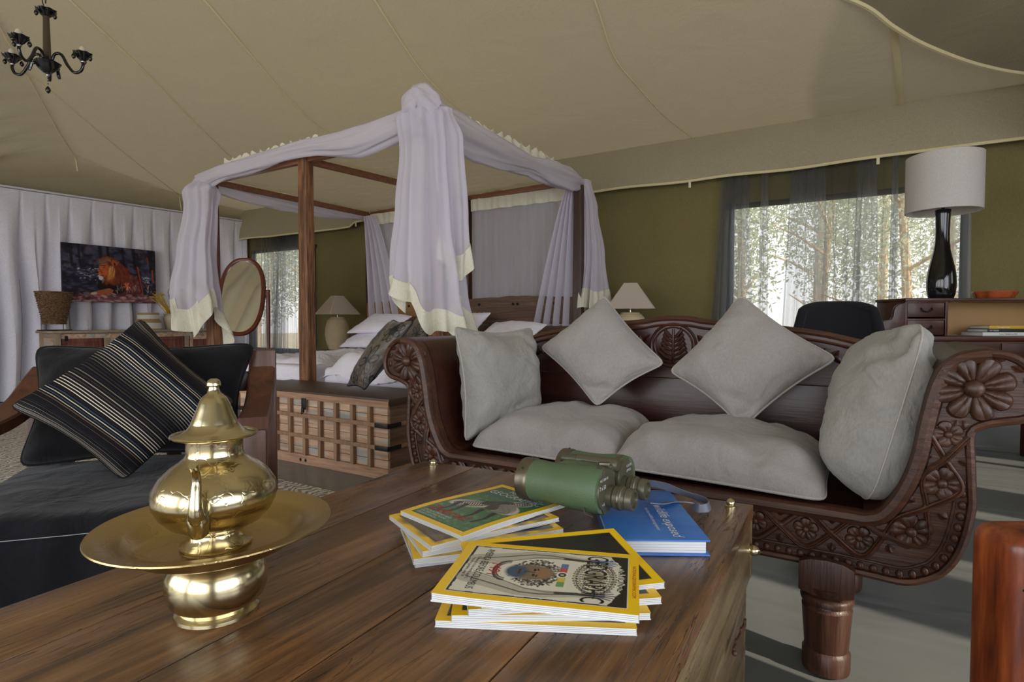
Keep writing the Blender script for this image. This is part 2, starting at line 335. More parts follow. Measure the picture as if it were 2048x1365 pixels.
# ------------------------------------------------------------------ mesh builder
class MB:
    def __init__(s): s.bm = bmesh.new(); s.uv = s.bm.loops.layers.uv.new('UVMap')
    def _add(s, verts, faces, mi=0, mat=None, uvs=None):
        vs = [s.bm.verts.new(mat @ Vector(v) if mat else Vector(v)) for v in verts]
        for f in faces:
            try: fc = s.bm.faces.new([vs[i] for i in f])
            except ValueError: continue
            fc.material_index = mi; fc.smooth = True
            if uvs:
                for lp, i in zip(fc.loops, f): lp[s.uv].uv = uvs[i]
        return vs
    def box(s, c, size, bev=.0, rz=0, rot=None, mi=0, seg=2, taper=1):
        b = bmesh.new(); bmesh.ops.create_cube(b, size=1)
        for v in b.verts:
            k = taper if v.co.z > 0 else 1
            v.co = Vector((v.co.x * size[0] * k, v.co.y * size[1] * k, v.co.z * size[2]))
        if bev: bmesh.ops.bevel(b, geom=b.edges[:], offset=bev, segments=seg, affect='EDGES', profile=.6)
        R = (rot.to_4x4() if rot is not None else Matrix.Rotation(rz, 4, 'Z'))
        T = Matrix.Translation(c) @ R
        b.verts.index_update()
        s._add([v.co for v in b.verts], [[v.index for v in f.verts] for f in b.faces], mi, T); b.free(); return s
    def tube(s, pts, r, seg=8, mi=0, cap=True, flat=1.0, closed=False):
        pts = [Vector(p) for p in pts]; n = len(pts)
        rr = r if isinstance(r, (list, tuple)) else [r] * n
        vs = []; up = None
        for i, p in enumerate(pts):
            if closed: t = (pts[(i + 1) % n] - pts[i - 1])
            else: t = (pts[min(i + 1, n - 1)] - pts[max(i - 1, 0)])
            if t.length < 1e-9: t = Vector((0, 0, 1))
            t.normalize()
            if up is None: up = Vector((0, 0, 1)) if abs(t.z) < .9 else Vector((1, 0, 0))
            x = t.cross(up)
            if x.length < 1e-6: x = t.orthogonal()
            x.normalize(); y = x.cross(t).normalized(); up = y
            for k in range(seg):
                a = 2 * PI * k / seg
                vs.append(p + x * math.cos(a) * rr[i] + y * math.sin(a) * rr[i] * flat)
        fs = []
        m = n if closed else n - 1
        for i in range(m):
            j = (i + 1) % n
            for k in range(seg):
                a, b = i * seg + k, i * seg + (k + 1) % seg
                fs.append((a, b, j * seg + (k + 1) % seg, j * seg + k))
        if cap and not closed: fs.append(tuple(range(seg - 1, -1, -1))); fs.append(tuple((n - 1) * seg + k for k in range(seg)))
        s._add(vs, fs, mi); return s
    def lathe(s, prof, c=(0, 0, 0), seg=32, mi=0, mat=None, cap=True, wave=None):
        vs = []; T = Matrix.Translation(c) @ (mat or Matrix())
        for (r, z) in prof:
            for k in range(seg):
                a = 2 * PI * k / seg; rr = max(r, 1e-4)
                if wave: rr *= 1 + wave[1] * math.cos(a * wave[0])
                vs.append(Vector((rr * math.cos(a), rr * math.sin(a), z)))
        fs = []
        for i in range(len(prof) - 1):
            for k in range(seg):
                a, b = i * seg + k, i * seg + (k + 1) % seg
                fs.append((a, b, b + seg, a + seg))
        if cap:
            fs.append(tuple(range(seg - 1, -1, -1))); fs.append(tuple((len(prof) - 1) * seg + k for k in range(seg)))
        s._add(vs, fs, mi, T); return s
    def grid(s, fn, nu, nv, mi=0, uvf=None, flip=False):
        vs = []; uvs = []
        for j in range(nv + 1):
            for i in range(nu + 1):
                u, v = i / nu, j / nv
                vs.append(fn(u, v)); uvs.append((u, v))
        fs = []
        for j in range(nv):
            for i in range(nu):
                a = j * (nu + 1) + i; q = (a, a + 1, a + nu + 2, a + nu + 1)
                fs.append(q[::-1] if flip else q)
        s._add(vs, fs, mi, None, uvs); return s
    def prism(s, poly, d0, d1, plane='xz', mi=0, mat=None, bev=0):
        b = bmesh.new()
        mp = {'xz': lambda p, d: Vector((p[0], d, p[1])), 'xy': lambda p, d: Vector((p[0], p[1], d)), 'yz': lambda p, d: Vector((d, p[0], p[1]))}[plane]
        n = len(poly)
        v0 = [b.verts.new(mp(p, d0)) for p in poly]; v1 = [b.verts.new(mp(p, d1)) for p in poly]
        b.faces.new(v0); b.faces.new(v1[::-1])
        for i in range(n): b.faces.new((v0[i], v1[i], v1[(i + 1) % n], v0[(i + 1) % n]))
        bmesh.ops.recalc_face_normals(b, faces=b.faces[:])
        if bev:
            ed = [e for e in b.edges if len(e.link_faces) == 2 and e.calc_face_angle(0) > .6]
            bmesh.ops.bevel(b, geom=ed, offset=bev, segments=2, affect='EDGES', profile=.6)
        bmesh.ops.triangulate(b, faces=[f for f in b.faces if len(f.verts) > 4])
        b.verts.index_update()
        s._add([v.co for v in b.verts], [[v.index for v in f.verts] for f in b.faces], mi, mat); b.free(); return s
    def ball(s, c, r, mi=0, seg=12, sc=(1, 1, 1)):
        n = max(4, seg // 2); prof = [(r * math.sin(PI * i / n), -r * math.cos(PI * i / n)) for i in range(n + 1)]
        s.lathe(prof, c, seg, mi, Matrix.Diagonal((sc[0], sc[1], sc[2], 1)), cap=False); return s
    def mesh(s, name, ang=40):
        bmesh.ops.remove_doubles(s.bm, verts=s.bm.verts[:], dist=1e-6)
        me = D.meshes.new(name); s.bm.to_mesh(me); s.bm.free()
        try: me.set_sharp_from_angle(angle=math.radians(ang))
        except Exception: pass
        return me

WORLDINV = {}
def empty(name, label, cat, loc=(0, 0, 0), rz=0, group=None):
    o = D.objects.new(name, None); COL.objects.link(o); o.location = loc; o.rotation_euler = (0, 0, rz)
    o.empty_display_size = .05
    o['label'] = label; o['category'] = cat
    if group: o['group'] = group
    WORLDINV[o.name] = (Matrix.Translation(loc) @ Matrix.Rotation(rz, 4, 'Z')).inverted()
    return o
def add(name, me, mats, parent=None, label=None, kind=None, world=False, ang=40):
    if isinstance(me, MB): me = me.mesh(name, ang)
    if not isinstance(mats, (list, tuple)): mats = [mats]
    if len(me.materials) == 0:
        for m in mats: me.materials.append(m)
    o = D.objects.new(name, me); COL.objects.link(o)
    if parent is not None:
        o.parent = parent
        if world:
            me.transform(WORLDINV[root_of(parent).name])
    if label: o['label'] = label
    if kind: o['kind'] = kind
    return o
def root_of(o):
    while o.parent: o = o.parent
    return o
def tag(o, label, cat, group=None):
    o['label'] = label; o['category'] = cat
    if group: o['group'] = group
    return o
def solo(name, mb, mats, label, cat, group=None, kind=None, ang=40, base=None):
    """one mesh thing: origin moved to its base centre"""
    me = mb.mesh(name, ang) if isinstance(mb, MB) else mb
    co = np.empty(len(me.vertices) * 3, 'f'); me.vertices.foreach_get('co', co); co = co.reshape(-1, 3)
    c = base or (float((co[:, 0].min() + co[:, 0].max()) / 2), float((co[:, 1].min() + co[:, 1].max()) / 2), float(co[:, 2].min()))
    me.transform(Matrix.Translation(-Vector(c)))
    o = add(name, me, mats); o.location = c; WORLDINV[o.name] = Matrix.Translation(-Vector(c))
    tag(o, label, cat, group)
    if kind: o['kind'] = kind
    return o
def struct(name, mb, mats, parent=None, ang=40):
    o = add(name, mb, mats, parent, ang=ang)
    if parent is None: o['kind'] = 'structure'
    return o
def copy_tree(o, parent=None):
    c = o.copy(); COL.objects.link(c); c.parent = parent
    for ch in list(o.children): copy_tree(ch, c)
    return c

def lerp(a, b, t): return a + (b - a) * t
def poly_interp(pts, t):
    n = len(pts) - 1; x = min(max(t, 0), 1) * n; i = min(int(x), n - 1); f = x - i
    a, b = pts[i], pts[i + 1]
    return tuple(lerp(p, q, f) for p, q in zip(a, b))
def catmull(pts, per=8, closed=False):
    P = [Vector(p) for p in pts]; n = len(P); out = []
    rng = range(n) if closed else range(n - 1)
    for i in rng:
        p0 = P[(i - 1) % n] if closed or i > 0 else P[0]; p1 = P[i]; p2 = P[(i + 1) % n]
        p3 = P[(i + 2) % n] if closed or i + 2 < n else P[-1]
        for k in range(per):
            t = k / per
            out.append(.5 * ((2 * p1) + (-p0 + p2) * t + (2 * p0 - 5 * p1 + 4 * p2 - p3) * t * t + (-p0 + 3 * p1 - 3 * p2 + p3) * t ** 3))
    if not closed: out.append(P[-1])
    return out

# ------------------------------------------------------------------ painting on vertex colours (flat print)
class Canvas:
    def __init__(s, w, h, col): s.w, s.h = w, h; s.a = np.zeros((h, w, 3)); s.a[:] = srgb(*col)[:3]; s.Y, s.X = np.mgrid[0:h, 0:w]; s.X = s.X / (w - 1); s.Y = s.Y / (h - 1)
    def put(s, m, col, al=1):
        m = np.clip(m, 0, 1)[..., None] * al; s.a = s.a * (1 - m) + np.array(srgb(*col)[:3]) * m
    def ell(s, cx, cy, rx, ry, col, rot=0, soft=.12, al=1):
        dx, dy = (s.X - cx) * s.w / s.h, s.Y - cy; c, t = math.cos(rot), math.sin(rot)
        u, v = (dx * c + dy * t) / rx, (-dx * t + dy * c) / ry; d = np.sqrt(u * u + v * v)
        s.put((1 + soft / 2 - d) / soft, col, al)
    def ring(s, cx, cy, rx, ry, wd, col, al=1):
        dx, dy = (s.X - cx) * s.w / s.h, s.Y - cy; d = np.sqrt((dx / rx) ** 2 + (dy / ry) ** 2)
        s.put(1 - np.abs(d - 1) * min(rx, ry) / wd, col, al)
    def rect(s, x0, y0, x1, y1, col, al=1): s.put(((s.X >= x0) & (s.X <= x1) & (s.Y >= y0) & (s.Y <= y1)).astype(float), col, al)
    def line(s, pts, wd, col, al=1):
        m = np.zeros((s.h, s.w)); A = s.w / s.h
        wds = wd if isinstance(wd, (list, tuple)) else [wd] * len(pts)
        for i, ((x0, y0), (x1, y1)) in enumerate(zip(pts[:-1], pts[1:])):
            px, py = (s.X - x0) * A, s.Y - y0; dx, dy = (x1 - x0) * A, y1 - y0; L = dx * dx + dy * dy + 1e-9
            t = np.clip((px * dx + py * dy) / L, 0, 1); d = np.sqrt((px - t * dx) ** 2 + (py - t * dy) ** 2)
            ww = wds[i] + (wds[i + 1] - wds[i]) * t
            m = np.maximum(m, np.clip((ww - d) / .004 + .5, 0, 1))
        s.put(m, col, al)
    def poly(s, pts, col, al=1):
        inside = np.zeros((s.h, s.w), bool); n = len(pts)
        for i in range(n):
            x0, y0 = pts[i]; x1, y1 = pts[(i + 1) % n]
            if y0 == y1: continue
            c = ((s.Y > min(y0, y1)) & (s.Y <= max(y0, y1))); xi = x0 + (s.Y - y0) * (x1 - x0) / (y1 - y0)
            inside ^= c & (s.X < xi)
        s.put(inside.astype(float), col, al)
    def speck(s, n, x0, y0, x1, y1, cols, r0, r1, seed=0, al=1, asp=1):
        rg = random.Random(seed)
        for _ in range(n):
            s.ell(rg.uniform(x0, x1), rg.uniform(y0, y1), rg.uniform(r0, r1) * asp, rg.uniform(r0, r1), rg.choice(cols), rg.uniform(-.4, .4), .7, al)
    def noise(s, amt, seed=0):
        rg = np.random.RandomState(seed); s.a *= 1 + (rg.rand(s.h, s.w, 1) - .5) * amt
def canvas_mesh(name, cv, fn, both=False):
    """grid whose vertex colours carry the picture; fn(u,v) gives the point"""
    w, h = cv.w, cv.h
    vs = [fn(i / (w - 1), j / (h - 1)) for j in range(h) for i in range(w)]
    fs = [(j * w + i, j * w + i + 1, (j + 1) * w + i + 1, (j + 1) * w + i) for j in range(h - 1) for i in range(w - 1)]
    me = D.meshes.new(name); me.from_pydata([tuple(v) for v in vs], [], fs)
    at = me.color_attributes.new('Col', 'FLOAT_COLOR', 'POINT')
    c = np.ones((w * h, 4), 'f'); c[:, :3] = np.clip(cv.a, 0, 1).reshape(-1, 3); at.data.foreach_set('color', c.ravel())
    me.polygons.foreach_set('use_smooth', [True] * len(me.polygons)); me.update()
    return me

def text_data(body, size=1.0, align='CENTER', shear=0, bold=0):
    cu = D.curves.new('lettering', 'FONT'); cu.body = body; cu.size = size; cu.align_x = align; cu.shear = shear; cu.offset = bold; cu.resolution_u = 3
    o = D.objects.new('lettering', cu); COL.objects.link(o)
    dg = bpy.context.evaluated_depsgraph_get(); dg.update()
    me = D.meshes.new_from_object(o.evaluated_get(dg)); D.objects.remove(o); D.curves.remove(cu)
    vs = [v.co.copy() for v in me.vertices]; fs = [tuple(p.vertices) for p in me.polygons]; D.meshes.remove(me)
    return vs, fs
def lettering(parts, mats, parent, name='lettering', world=False):
    """parts: list of (text,size,map fn(x,y)->Vector, mi, align, shear, bold)"""
    mb = MB()
    for (tx, size, fn, mi, al, sh, bo) in parts:
        vs, fs = text_data(tx, size, al, sh, bo); mb._add([fn(v.x, v.y) for v in vs], fs, mi)
    me = mb.mesh(name)
    return add(name, me, mats, parent, world=world)

# ================================================================== SETTING
XL, YB = -8.6, 5.745
def hB(Y):
    if Y < .5: Y = 1.0 - Y
    t = YB - Y; return 2.70 + .02 * t + .045 * t * t
def roof_z(X, Y):
    h = hB(Y)
    vx, vy = X + 6.2, max(Y, .2) - 2.0
    d = -.53 * vx - .85 * vy
    al = -.85 * vx + .53 * vy
    fold = 0
    if d > 0:
        k = min(d, 3.2)
        h -= .62 * k * (1 + .0 * k)
        fold = .055 * math.sin(al * 17 + math.sin(d * 2) * .8) * min(d * 1.4, 1)
    h += fold
    h = min(h, 2.53 + 2.4 * max(0, X - XL) ** .9)
    if X > -1.4:
        h -= .03 * math.sin(PI * min(1, (X + 1.4) / 1.5)) * math.sin(PI * min(1, max(0, YB - Y) / 3))
    return h
mb = MB()
mb.grid(lambda u, v: Vector((lerp(XL - .1, 3.6, u), lerp(-3.0, YB + .02, v), roof_z(lerp(XL - .1, 3.6, u), lerp(-3.0, YB + .02, v)))), 260, 150)
roof = struct('ceiling', mb, M['canvas_roof'])
seams = [[(-6.7, 2.15), (-7.05, 2.75), (-7.6, 3.5), (-8.3, 4.4), (-8.6, 4.75)], [(-5.0, 1.6), (-5.22, 2.1), (-5.55, 2.8), (-6.1, 3.7), (-6.42, 4.25), (-6.9, 5.7)],
         [(-4.0, 2.0), (-4.11, 2.47), (-4.36, 3.08), (-4.55, 3.53), (-4.74, 4.17), (-5.0, 5.7)], [(-2.75, 2.4), (-2.89, 2.92), (-3.08, 3.6), (-3.14, 4.07), (-3.24, 4.6), (-3.3, 5.7)],
         [(-1.5, 3.1), (-1.53, 3.48), (-1.62, 4.03), (-1.6, 4.46), (-1.56, 5.06), (-1.48, 5.7)], [(.07, 4.3), (.12, 4.89), (.17, 5.7)],
         [(-6.0, 1.85), (-6.23, 1.97), (-6.81, 2.34), (-7.78, 2.94), (-8.5, 3.4)]]
for k, sm in enumerate(seams):
    pts = []
    for p in catmull([(a, b, 0) for a, b in sm], 10):
        pts.append(Vector((p.x, p.y, roof_z(p.x, p.y) - .010)))
    w_ = .008 if k != 5 else .022
    sd_ = [(pts[min(i + 1, len(pts) - 1)] - pts[max(i - 1, 0)]).cross(Vector((0, 0, 1))).normalized() * w_ for i in range(len(pts))]
    mb = MB(); mb._add([q for i, p in enumerate(pts) for q in (p - sd_[i], p + Vector((0, 0, -.004)), p + sd_[i])], [f for i in range(len(pts) - 1) for f in ((3 * i, 3 * i + 1, 3 * i + 4, 3 * i + 3), (3 * i + 1, 3 * i + 2, 3 * i + 5, 3 * i + 4))])
    add('seam', mb, M['canvas_seam'], roof)
# hanging porch canvas at the upper right: its edge swings below the roof
edge = [(-.4, 3.75, 2.90), (-.08, 4.1, 2.83), (.08, 4.36, 2.77), (.28, 4.66, 2.72), (.6, 5.05, 2.67), (.95, 5.35, 2.64), (1.5, 5.6, 2.62)]
ec = catmull(edge, 8)
def flap(u, v):
    p = ec[min(int(u * (len(ec) - 1)), len(ec) - 1)]
    q = Vector((p.x + .9 * v, p.y - 2.3 * v, p.z + .28 * v + .22 * v * v))
    q.z += .03 * math.sin(u * 26 + v * 3) * v * (1 - v) * 3
    return q
mb = MB().grid(flap, len(ec) - 1, 24)
fl = add('porch_canvas', mb, M['canvas_roof'], roof)
add('seam', MB().tube(ec, .016, 6), M['canvas_seam'], roof)

# valance all along the eave
def val(u, v):
    x = lerp(XL, 1.02, u)
    sag = .010 * math.sin(x * 2.1) + .006 * math.sin(x * 5.3 + 1)
    zt = 2.735 - .01 * x * 0; zb = 2.255 + sag * .7 - (.05 if x < -6 else 0)
    z = lerp(zt, zb, v)
    return Vector((x, YB - .02 - .10 * math.sin(PI * v * .6) - .05 * v + .012 * math.sin(x * 7) * v, z))
mb = MB().grid(val, 90, 8)
tr = struct('trim_1', mb, M['canvas_valance'])
add('hem_band', MB().tube([val(i / 90, 1) + Vector((0, -.004, .012)) for i in range(91)], .012, 6, flat=1), M['canvas_seam'], tr)
for x in (-1.48, .02, -5.9, -3.0):
    p = val((x - XL) / (1.02 - XL), 1)
    add('tie_tape', MB().box((p.x, p.y - .01, p.z - .025), (.022, .006, .055), .001), M['ivory_tape'], tr)
# corner flap of the valance where it turns at the right
def val2(u, v):
    return Vector((1.0 + .12 * u + .02 * math.sin(v * 5), YB - .06 - .9 * u, lerp(2.7, 2.2 + .05 * u, v) + .01 * math.sin(u * 14)))
struct('trim_2', MB().grid(val2, 14, 8), M['canvas_valance'])

def wall_with_holes(name, axis, pos, a0, a1, z1, holes, mat, th=.03):
    """wall built from panels round rectangular openings"""
    mb = MB(); hs = sorted(holes); x = a0
    def pan(p0, p1, q0, q1):
        if p1 - p0 < 1e-4 or q1 - q0 < 1e-4: return
        c = ((p0 + p1) / 2, pos, (q0 + q1) / 2) if axis == 'x' else (pos, (p0 + p1) / 2, (q0 + q1) / 2)
        sz = (p1 - p0, th, q1 - q0) if axis == 'x' else (th, p1 - p0, q1 - q0)
        mb.box(c, sz)
    for (h0, h1, b, t) in hs:
        pan(x, h0, 0, z1); pan(h0, h1, 0, b); pan(h0, h1, t, z1); x = h1
    pan(x, a1, 0, z1)
    return struct(name, mb, mat)
W1 = (-8.35, -6.93, .5, 2.03); W2 = (-1.13, .60, .75, 2.01)
wb = wall_with_holes('wall_back', 'x', YB + .015, XL, 3.55, 2.75, [W1, W2], M['canvas_olive'])
wall_with_holes('wall_left', 'y', XL - .03, -3.0, YB, 3.0, [], M['canvas_roof'])
wall_with_holes('wall_right', 'y', 3.5, -3.0, YB, 4.9, [(.4, 1.5, .7, 2.2), (2.0, 2.22, .5, 2.2), (2.9, 3.05, .5, 2.2), (3.6, 4.6, 1.3, 2.1)], M['canvas_olive'])
wall_with_holes('wall_front', 'x', -3.0, XL, 3.5, 2.9, [(-7.2, -4.6, 0, 2.4), (-4.2, -1.4, 0, 2.4), (-1.0, 2.4, 0, 2.4)], M['canvas_olive'])
def netpane(name, w, y):
    fr = MB()
    a, b, c, d = w
    for (cx, cz, sx, sz) in (((a + b) / 2, c, b - a + .1, .05), ((a + b) / 2, d, b - a + .1, .05), (a, (c + d) / 2, .05, d - c), (b, (c + d) / 2, .05, d - c)):
        fr.box((cx, y, cz), (sx, .012, sz), .002)
    o = struct(name, fr, M['olive_dark'])
    add('mesh_pane', MB().grid(lambda u, v: Vector((lerp(a, b, u), y + .01, lerp(c, d, v))), 4, 4), sheer_pane, o)
    return o
sheer_pane = sheer('insect mesh pane', (.5, .5, .5, 1), .07, .5, .1)
netpane('window_1', W1, YB - .012); netpane('window_2', W2, YB - .012)

# floor
def floor_fn(u, v):
    x, y = lerp(-8.7, 3.6, u), lerp(-3.05, 5.8, v)
    z = .0
    if x > -2.2 and y > .4: z = .006 * noise.noise(Vector((x * 1.3, y * 5.2, 0))) - .006
    return Vector((x, y, z))
fl_o = struct('floor', MB().grid(floor_fn, 160, 160), M['floor'])
# groundsheet rolls up the foot of the back wall
struct('baseboard_back', MB().grid(lambda u, v: Vector((lerp(-2.2, 3.4, u), YB - .01 - .16 * (1 - v) ** 2, .30 * v ** 1.3 + .01 * math.sin(u * 40) * v)), 60, 8), M['floor'])

# outdoors
struct('ground', MB().grid(lambda u, v: Vector((lerp(-40, 30, u), lerp(-25, 40, v), -.06)), 6, 6), M['ground'])
def leaves(c, R, n, seed, size=.16):
    rg = random.Random(seed); mb = MB(); vs = []; fs = []
    for i in range(n):
        d = Vector((rg.gauss(0, 1), rg.gauss(0, 1), rg.gauss(0, 1))).normalized() * (rg.random() ** .45)
        p = Vector(c) + Vector((d.x * R[0], d.y * R[1], d.z * R[2]))
        a = Vector((rg.gauss(0, 1), rg.gauss(0, 1), rg.gauss(0, 1))).normalized() * size * rg.uniform(.5, 1.3); b = a.orthogonal().normalized() * size * .45
        k = len(vs); vs += [p - a, p + b, p + a, p - b]; fs.append((k, k + 1, k + 2, k + 3))
    mb._add(vs, fs); return mb
tree_spots = [(-1.95, 9.0, .07, 5), (.45, 9.3, .07, 5.5), (-.8, 11.4, .08, 6), (2.1, 11.6, .09, 6), (-2.4, 13.6, .1, 7), (.15, 13.8, .1, 7), (-1.2, 16.2, .11, 7.5), (1.5, 16, .11, 7.5)]
def tree(x, y, r, h, seed, lab, grp):
    rg = random.Random(seed)
    t = empty('tree', lab, 'tree', (x, y, -.06), 0, grp)
    tr_ = MB(); lean = rg.uniform(-.5, .5)
    tr_.tube([(0, 0, 0), (lean * .2, 0, h * .3), (lean * .6, .1, h * .7), (lean, 0, h)], [r, r * .8, r * .55, r * .2], 7)
    for k in range(6):
        z = h * rg.uniform(.15, .8); a = rg.uniform(0, 6.28); L = rg.uniform(.6, 1.5)
        b = Vector((lean * z / h, 0, z)); tr_.tube([b, b + Vector((math.cos(a) * L * .5, math.sin(a) * L * .5, L * .3)), b + Vector((math.cos(a) * L, math.sin(a) * L, L * .5))], [r * .4, r * .25, r * .1], 5)
    add('trunk', tr_, M['bark'], t)
    cr = leaves((lean * .5, 0, h * .6), (1.0, .8, h * .45), 6500, seed + 50, .042)
    add('crown', cr, M['foliage'], t, kind='stuff')
for i, (x, y, r, h) in enumerate(tree_spots): tree(x, y, r, h, i, 'hazy pale tree outside the wide window behind the desk', 'trees outside the wide right window')
for i, (x, y, r, h) in enumerate([(-13.2, 9.4, .07, 5), (-10.9, 9.3, .08, 5.5), (-15.2, 12, .1, 6.5), (-12.8, 12.2, .1, 6), (-17.6, 12.2, .1, 6)]): tree(x, y, r, h, i + 20, 'hazy pale tree outside the window behind the mirror', 'trees outside the left window')

# ================================================================== CURTAINS
def curtain_sheet(x0, x1, y, z0, z1, n, amp, seed, spread=0.0, nu=None, ph=0):
    rg = random.Random(seed); ks = [(rg.uniform(.6, 1.6), rg.uniform(0, 6.28), rg.uniform(.5, 1)) for _ in range(4)]
    def fn(u, v):
        w = 0
        for i, (f, p, a) in enumerate(ks): w += a * math.sin(2 * PI * u * n * f + p + v * (i - 1.5) * .7)
        w /= 2
        x = lerp(x0, x1, u) + spread * (1 - v) * (u - .5) + .25 * amp * math.cos(2 * PI * u * n * 1.1 + 1 + ph)
        return Vector((x, y + amp * w * (.12 + .88 * min(1, (1 - v) * 1.6)) - .05 * (1 - v), lerp(z0, z1, v)))
    return MB().grid(fn, nu or 220, 14)
t = empty('sheer_curtain', 'dark grey sheer curtain gathered across the wide window behind the desk', 'curtain', (-.3, 5.6, .5))
for (a, b, sd, n, am, sp) in ((-1.19, -.15, 1, 11, .04, .30), (-.35, .55, 2, 10, .04, .1), (-1.22, -.98, 3, 5, .03, .22), (-.62, -.36, 4, 4, .03, .18), (-.12, .02, 6, 4, .03, .10), (.42, .63, 7, 4, .02, .05), (-.86, -.80, 8, 2, .02, .06), (.12, .16, 9, 2, .02, .04)):
    add('curtain_panel', curtain_sheet(a, b, 5.695 - .008 * sd, .05, 2.36, n, am, sd, sp), M['sheer_dark'] if sd < 3 else M['sheer_fold'], t, world=True)
t = empty('sheer_curtain', 'dark sheer curtain over the window behind the oval mirror', 'curtain', (-7.6, 5.6, .5))
for (a, b, sd, n, am, sp) in ((-8.28, -7.5, 11, 10, .04, .1), (-7.7, -6.85, 12, 9, .04, .25), (-7.9, -7.2, 13, 5, .03, .3)):
    add('curtain_panel', curtain_sheet(a, b, 5.69 - .01 * (sd - 10), .05, 2.30, n, am, sd, sp), M['sheer_dark'], t, world=True)

# pleated grey curtain wall on the left
def grey_curtain(u, v):   # v 0 bottom ..1 top
    y = lerp(-1.2, 5.66, u); zt = 2.47 + .012 * (y - 2.6); z = lerp(.01, zt, v)
    ph = y / .245
    fr = ph - math.floor(ph)
    rg = math.sin(math.floor(ph) * 12.9898) * 43758.5453; rg -= math.floor(rg)
    open_ = min(1, max(0, (zt - .12 - z) / .9))
    pleat = math.exp(-((fr - .5) / (.05 + .09 * open_)) ** 2)
    x = XL + .10 + .05 * open_ * math.sin(2 * PI * ph + rg * 1.5) * (.6 + .6 * rg) - .075 * pleat * (.35 + .65 * open_) * (1 if z < zt - .11 else .25)
    if z > zt - .03: x += .015
    return Vector((x + .01, y + .02 * open_ * math.sin(z * 3 + rg * 6), z))
gc = empty('pleated_curtain', 'long grey linen curtain pleated at the top, hanging behind the lion picture', 'curtain', (XL + .1, 2.2, 0))
add('curtain_panel', MB().grid(grey_curtain, 620, 26), M['curtain_grey'], gc, world=True)
add('curtain_rod', MB().tube([(XL + .09, -1.25, 2.45), (XL + .09, 5.7, 2.53)], .014, 8), M['curtain_grey'], gc, world=True)
mbx = MB().grid(lambda u, v: Vector((XL + .12 + .0 * u, lerp(5.6, 5.66, u), lerp(.01, 2.5, v))), 2, 2)
# second run along the back wall up to the left window
def gc2(u, v):
    x = lerp(XL + .12, -8.42, u); return Vector((x, YB - .1 + .03 * math.sin(u * 9), lerp(.01, 2.47, v)))
add('curtain_return', MB().grid(gc2, 16, 6), M['curtain_grey'], gc, world=True)
mbx.bm.free()

# rug under the lounge corner
rg_me = MB().prism([(-6.9, -1.2), (-2.05, -1.2), (-2.05, 2.18), (-6.9, 2.18)], .001, .014, 'xy', bev=.004)
solo('area_rug', rg_me, M['rug'], 'grey and cream rug with swirling leaf lines under the black armchair', 'rug')

# ================================================================== PILLOWS
def bil(c, u, v):
    return c[0] * (1 - u) * (1 - v) + c[1] * u * (1 - v) + c[2] * u * v + c[3] * (1 - u) * v
def pillow(corners, th, n=30, pinch=.05, seed=0, wr=.008, wf=7, a=2.6, sag=0, mi=(0, 0), rnd=.06, split=.55, dents=()):
    """two sheets joined at a seam; corners c00,c10,c11,c01; front side is the +normal of (c10-c00)x(c01-c00)"""
    c = [Vector(p) for p in corners]
    N = (c[1] - c[0]).cross(c[3] - c[0]).normalized()
    L = ((c[1] - c[0]).length + (c[3] - c[0]).length) / 2
    ctr = bil(c, .5, .5)
    off = Vector((seed * 3.7, seed * 1.3, seed * 5.1))
    def outline(u, v):
        U, V = 2 * u - 1, 2 * v - 1
        pu = 1 - pinch * 2 * (1 - V * V) * abs(U) ** 3
        pv = 1 - pinch * 2 * (1 - U * U) * abs(V) ** 3
        # rounded corners
        r = rnd * (abs(U) * abs(V)) ** (10 if rnd <= .06 else 5)
        return bil(c, .5 + .5 * U * pv * 0 + .5 * U * (1 - (1 - pu) - r), .5 + .5 * V * (1 - (1 - pv) - r))
    def side(sgn, h):
        def fn(u, v):
            U, V = 2 * u - 1, 2 * v - 1
            # spacing denser towards seam
            u2 = .5 + .5 * math.sin(U * PI / 2); v2 = .5 + .5 * math.sin(V * PI / 2)
            U, V = 2 * u2 - 1, 2 * v2 - 1
            b = max(0, (1 - abs(U) ** a) * (1 - abs(V) ** a)) ** .62
            p = outline(u2, v2)
            q = p * wf + off
            w = noise.noise(q) * wr * 2.2 + abs(noise.noise(q * 2.3 + Vector((9, 3, 1)))) * wr * 1.2
            edge = min(1 - abs(U), 1 - abs(V))
            # radial puckers running in from the seam
            pk = math.sin((U if abs(V) > abs(U) else V) * 17 + seed) * wr * .7 * math.exp(-edge * 5) * min(1, edge * 12)
            k = min(1, edge * 7)
            d = h * b + (w - wr) * k + pk
            for (du, dv, dr, dd, el, ro) in dents:
                ax, ay = u2 - du, v2 - dv; cx, sx_ = math.cos(ro), math.sin(ro)
                x_, y_ = (ax * cx + ay * sx_) / (dr * el), (-ax * sx_ + ay * cx) / dr
                d -= dd * math.exp(-x_ * x_ - y_ * y_) * k
            p = p + N * (sgn * d)
            p.z -= sag * (1 - U * U) * (1 - V * V)
            return p
        return fn
    mb = MB(); mb.grid(side(1, th * split), n, n, mi[0]); mb.grid(side(-1, th * (1 - split)), n, n, mi[1], flip=True)
    seam = [outline(i / 24, 0) for i in range(24)] + [outline(1, i / 24) for i in range(24)] + [outline(1 - i / 24, 1) for i in range(24)] + [outline(0, 1 - i / 24) for i in range(24)]
    return mb, seam
def cushion(name, corners, th, mats, label, group=None, piping=None, pr=.0045, cat='cushion', **k):
    mb, seam = pillow(corners, th, **k)
    o = solo(name, mb, mats, label, cat, group, ang=80)
    if piping: add('piping', MB().tube(seam, pr, 6, closed=True), piping, o, world=True)
    return o

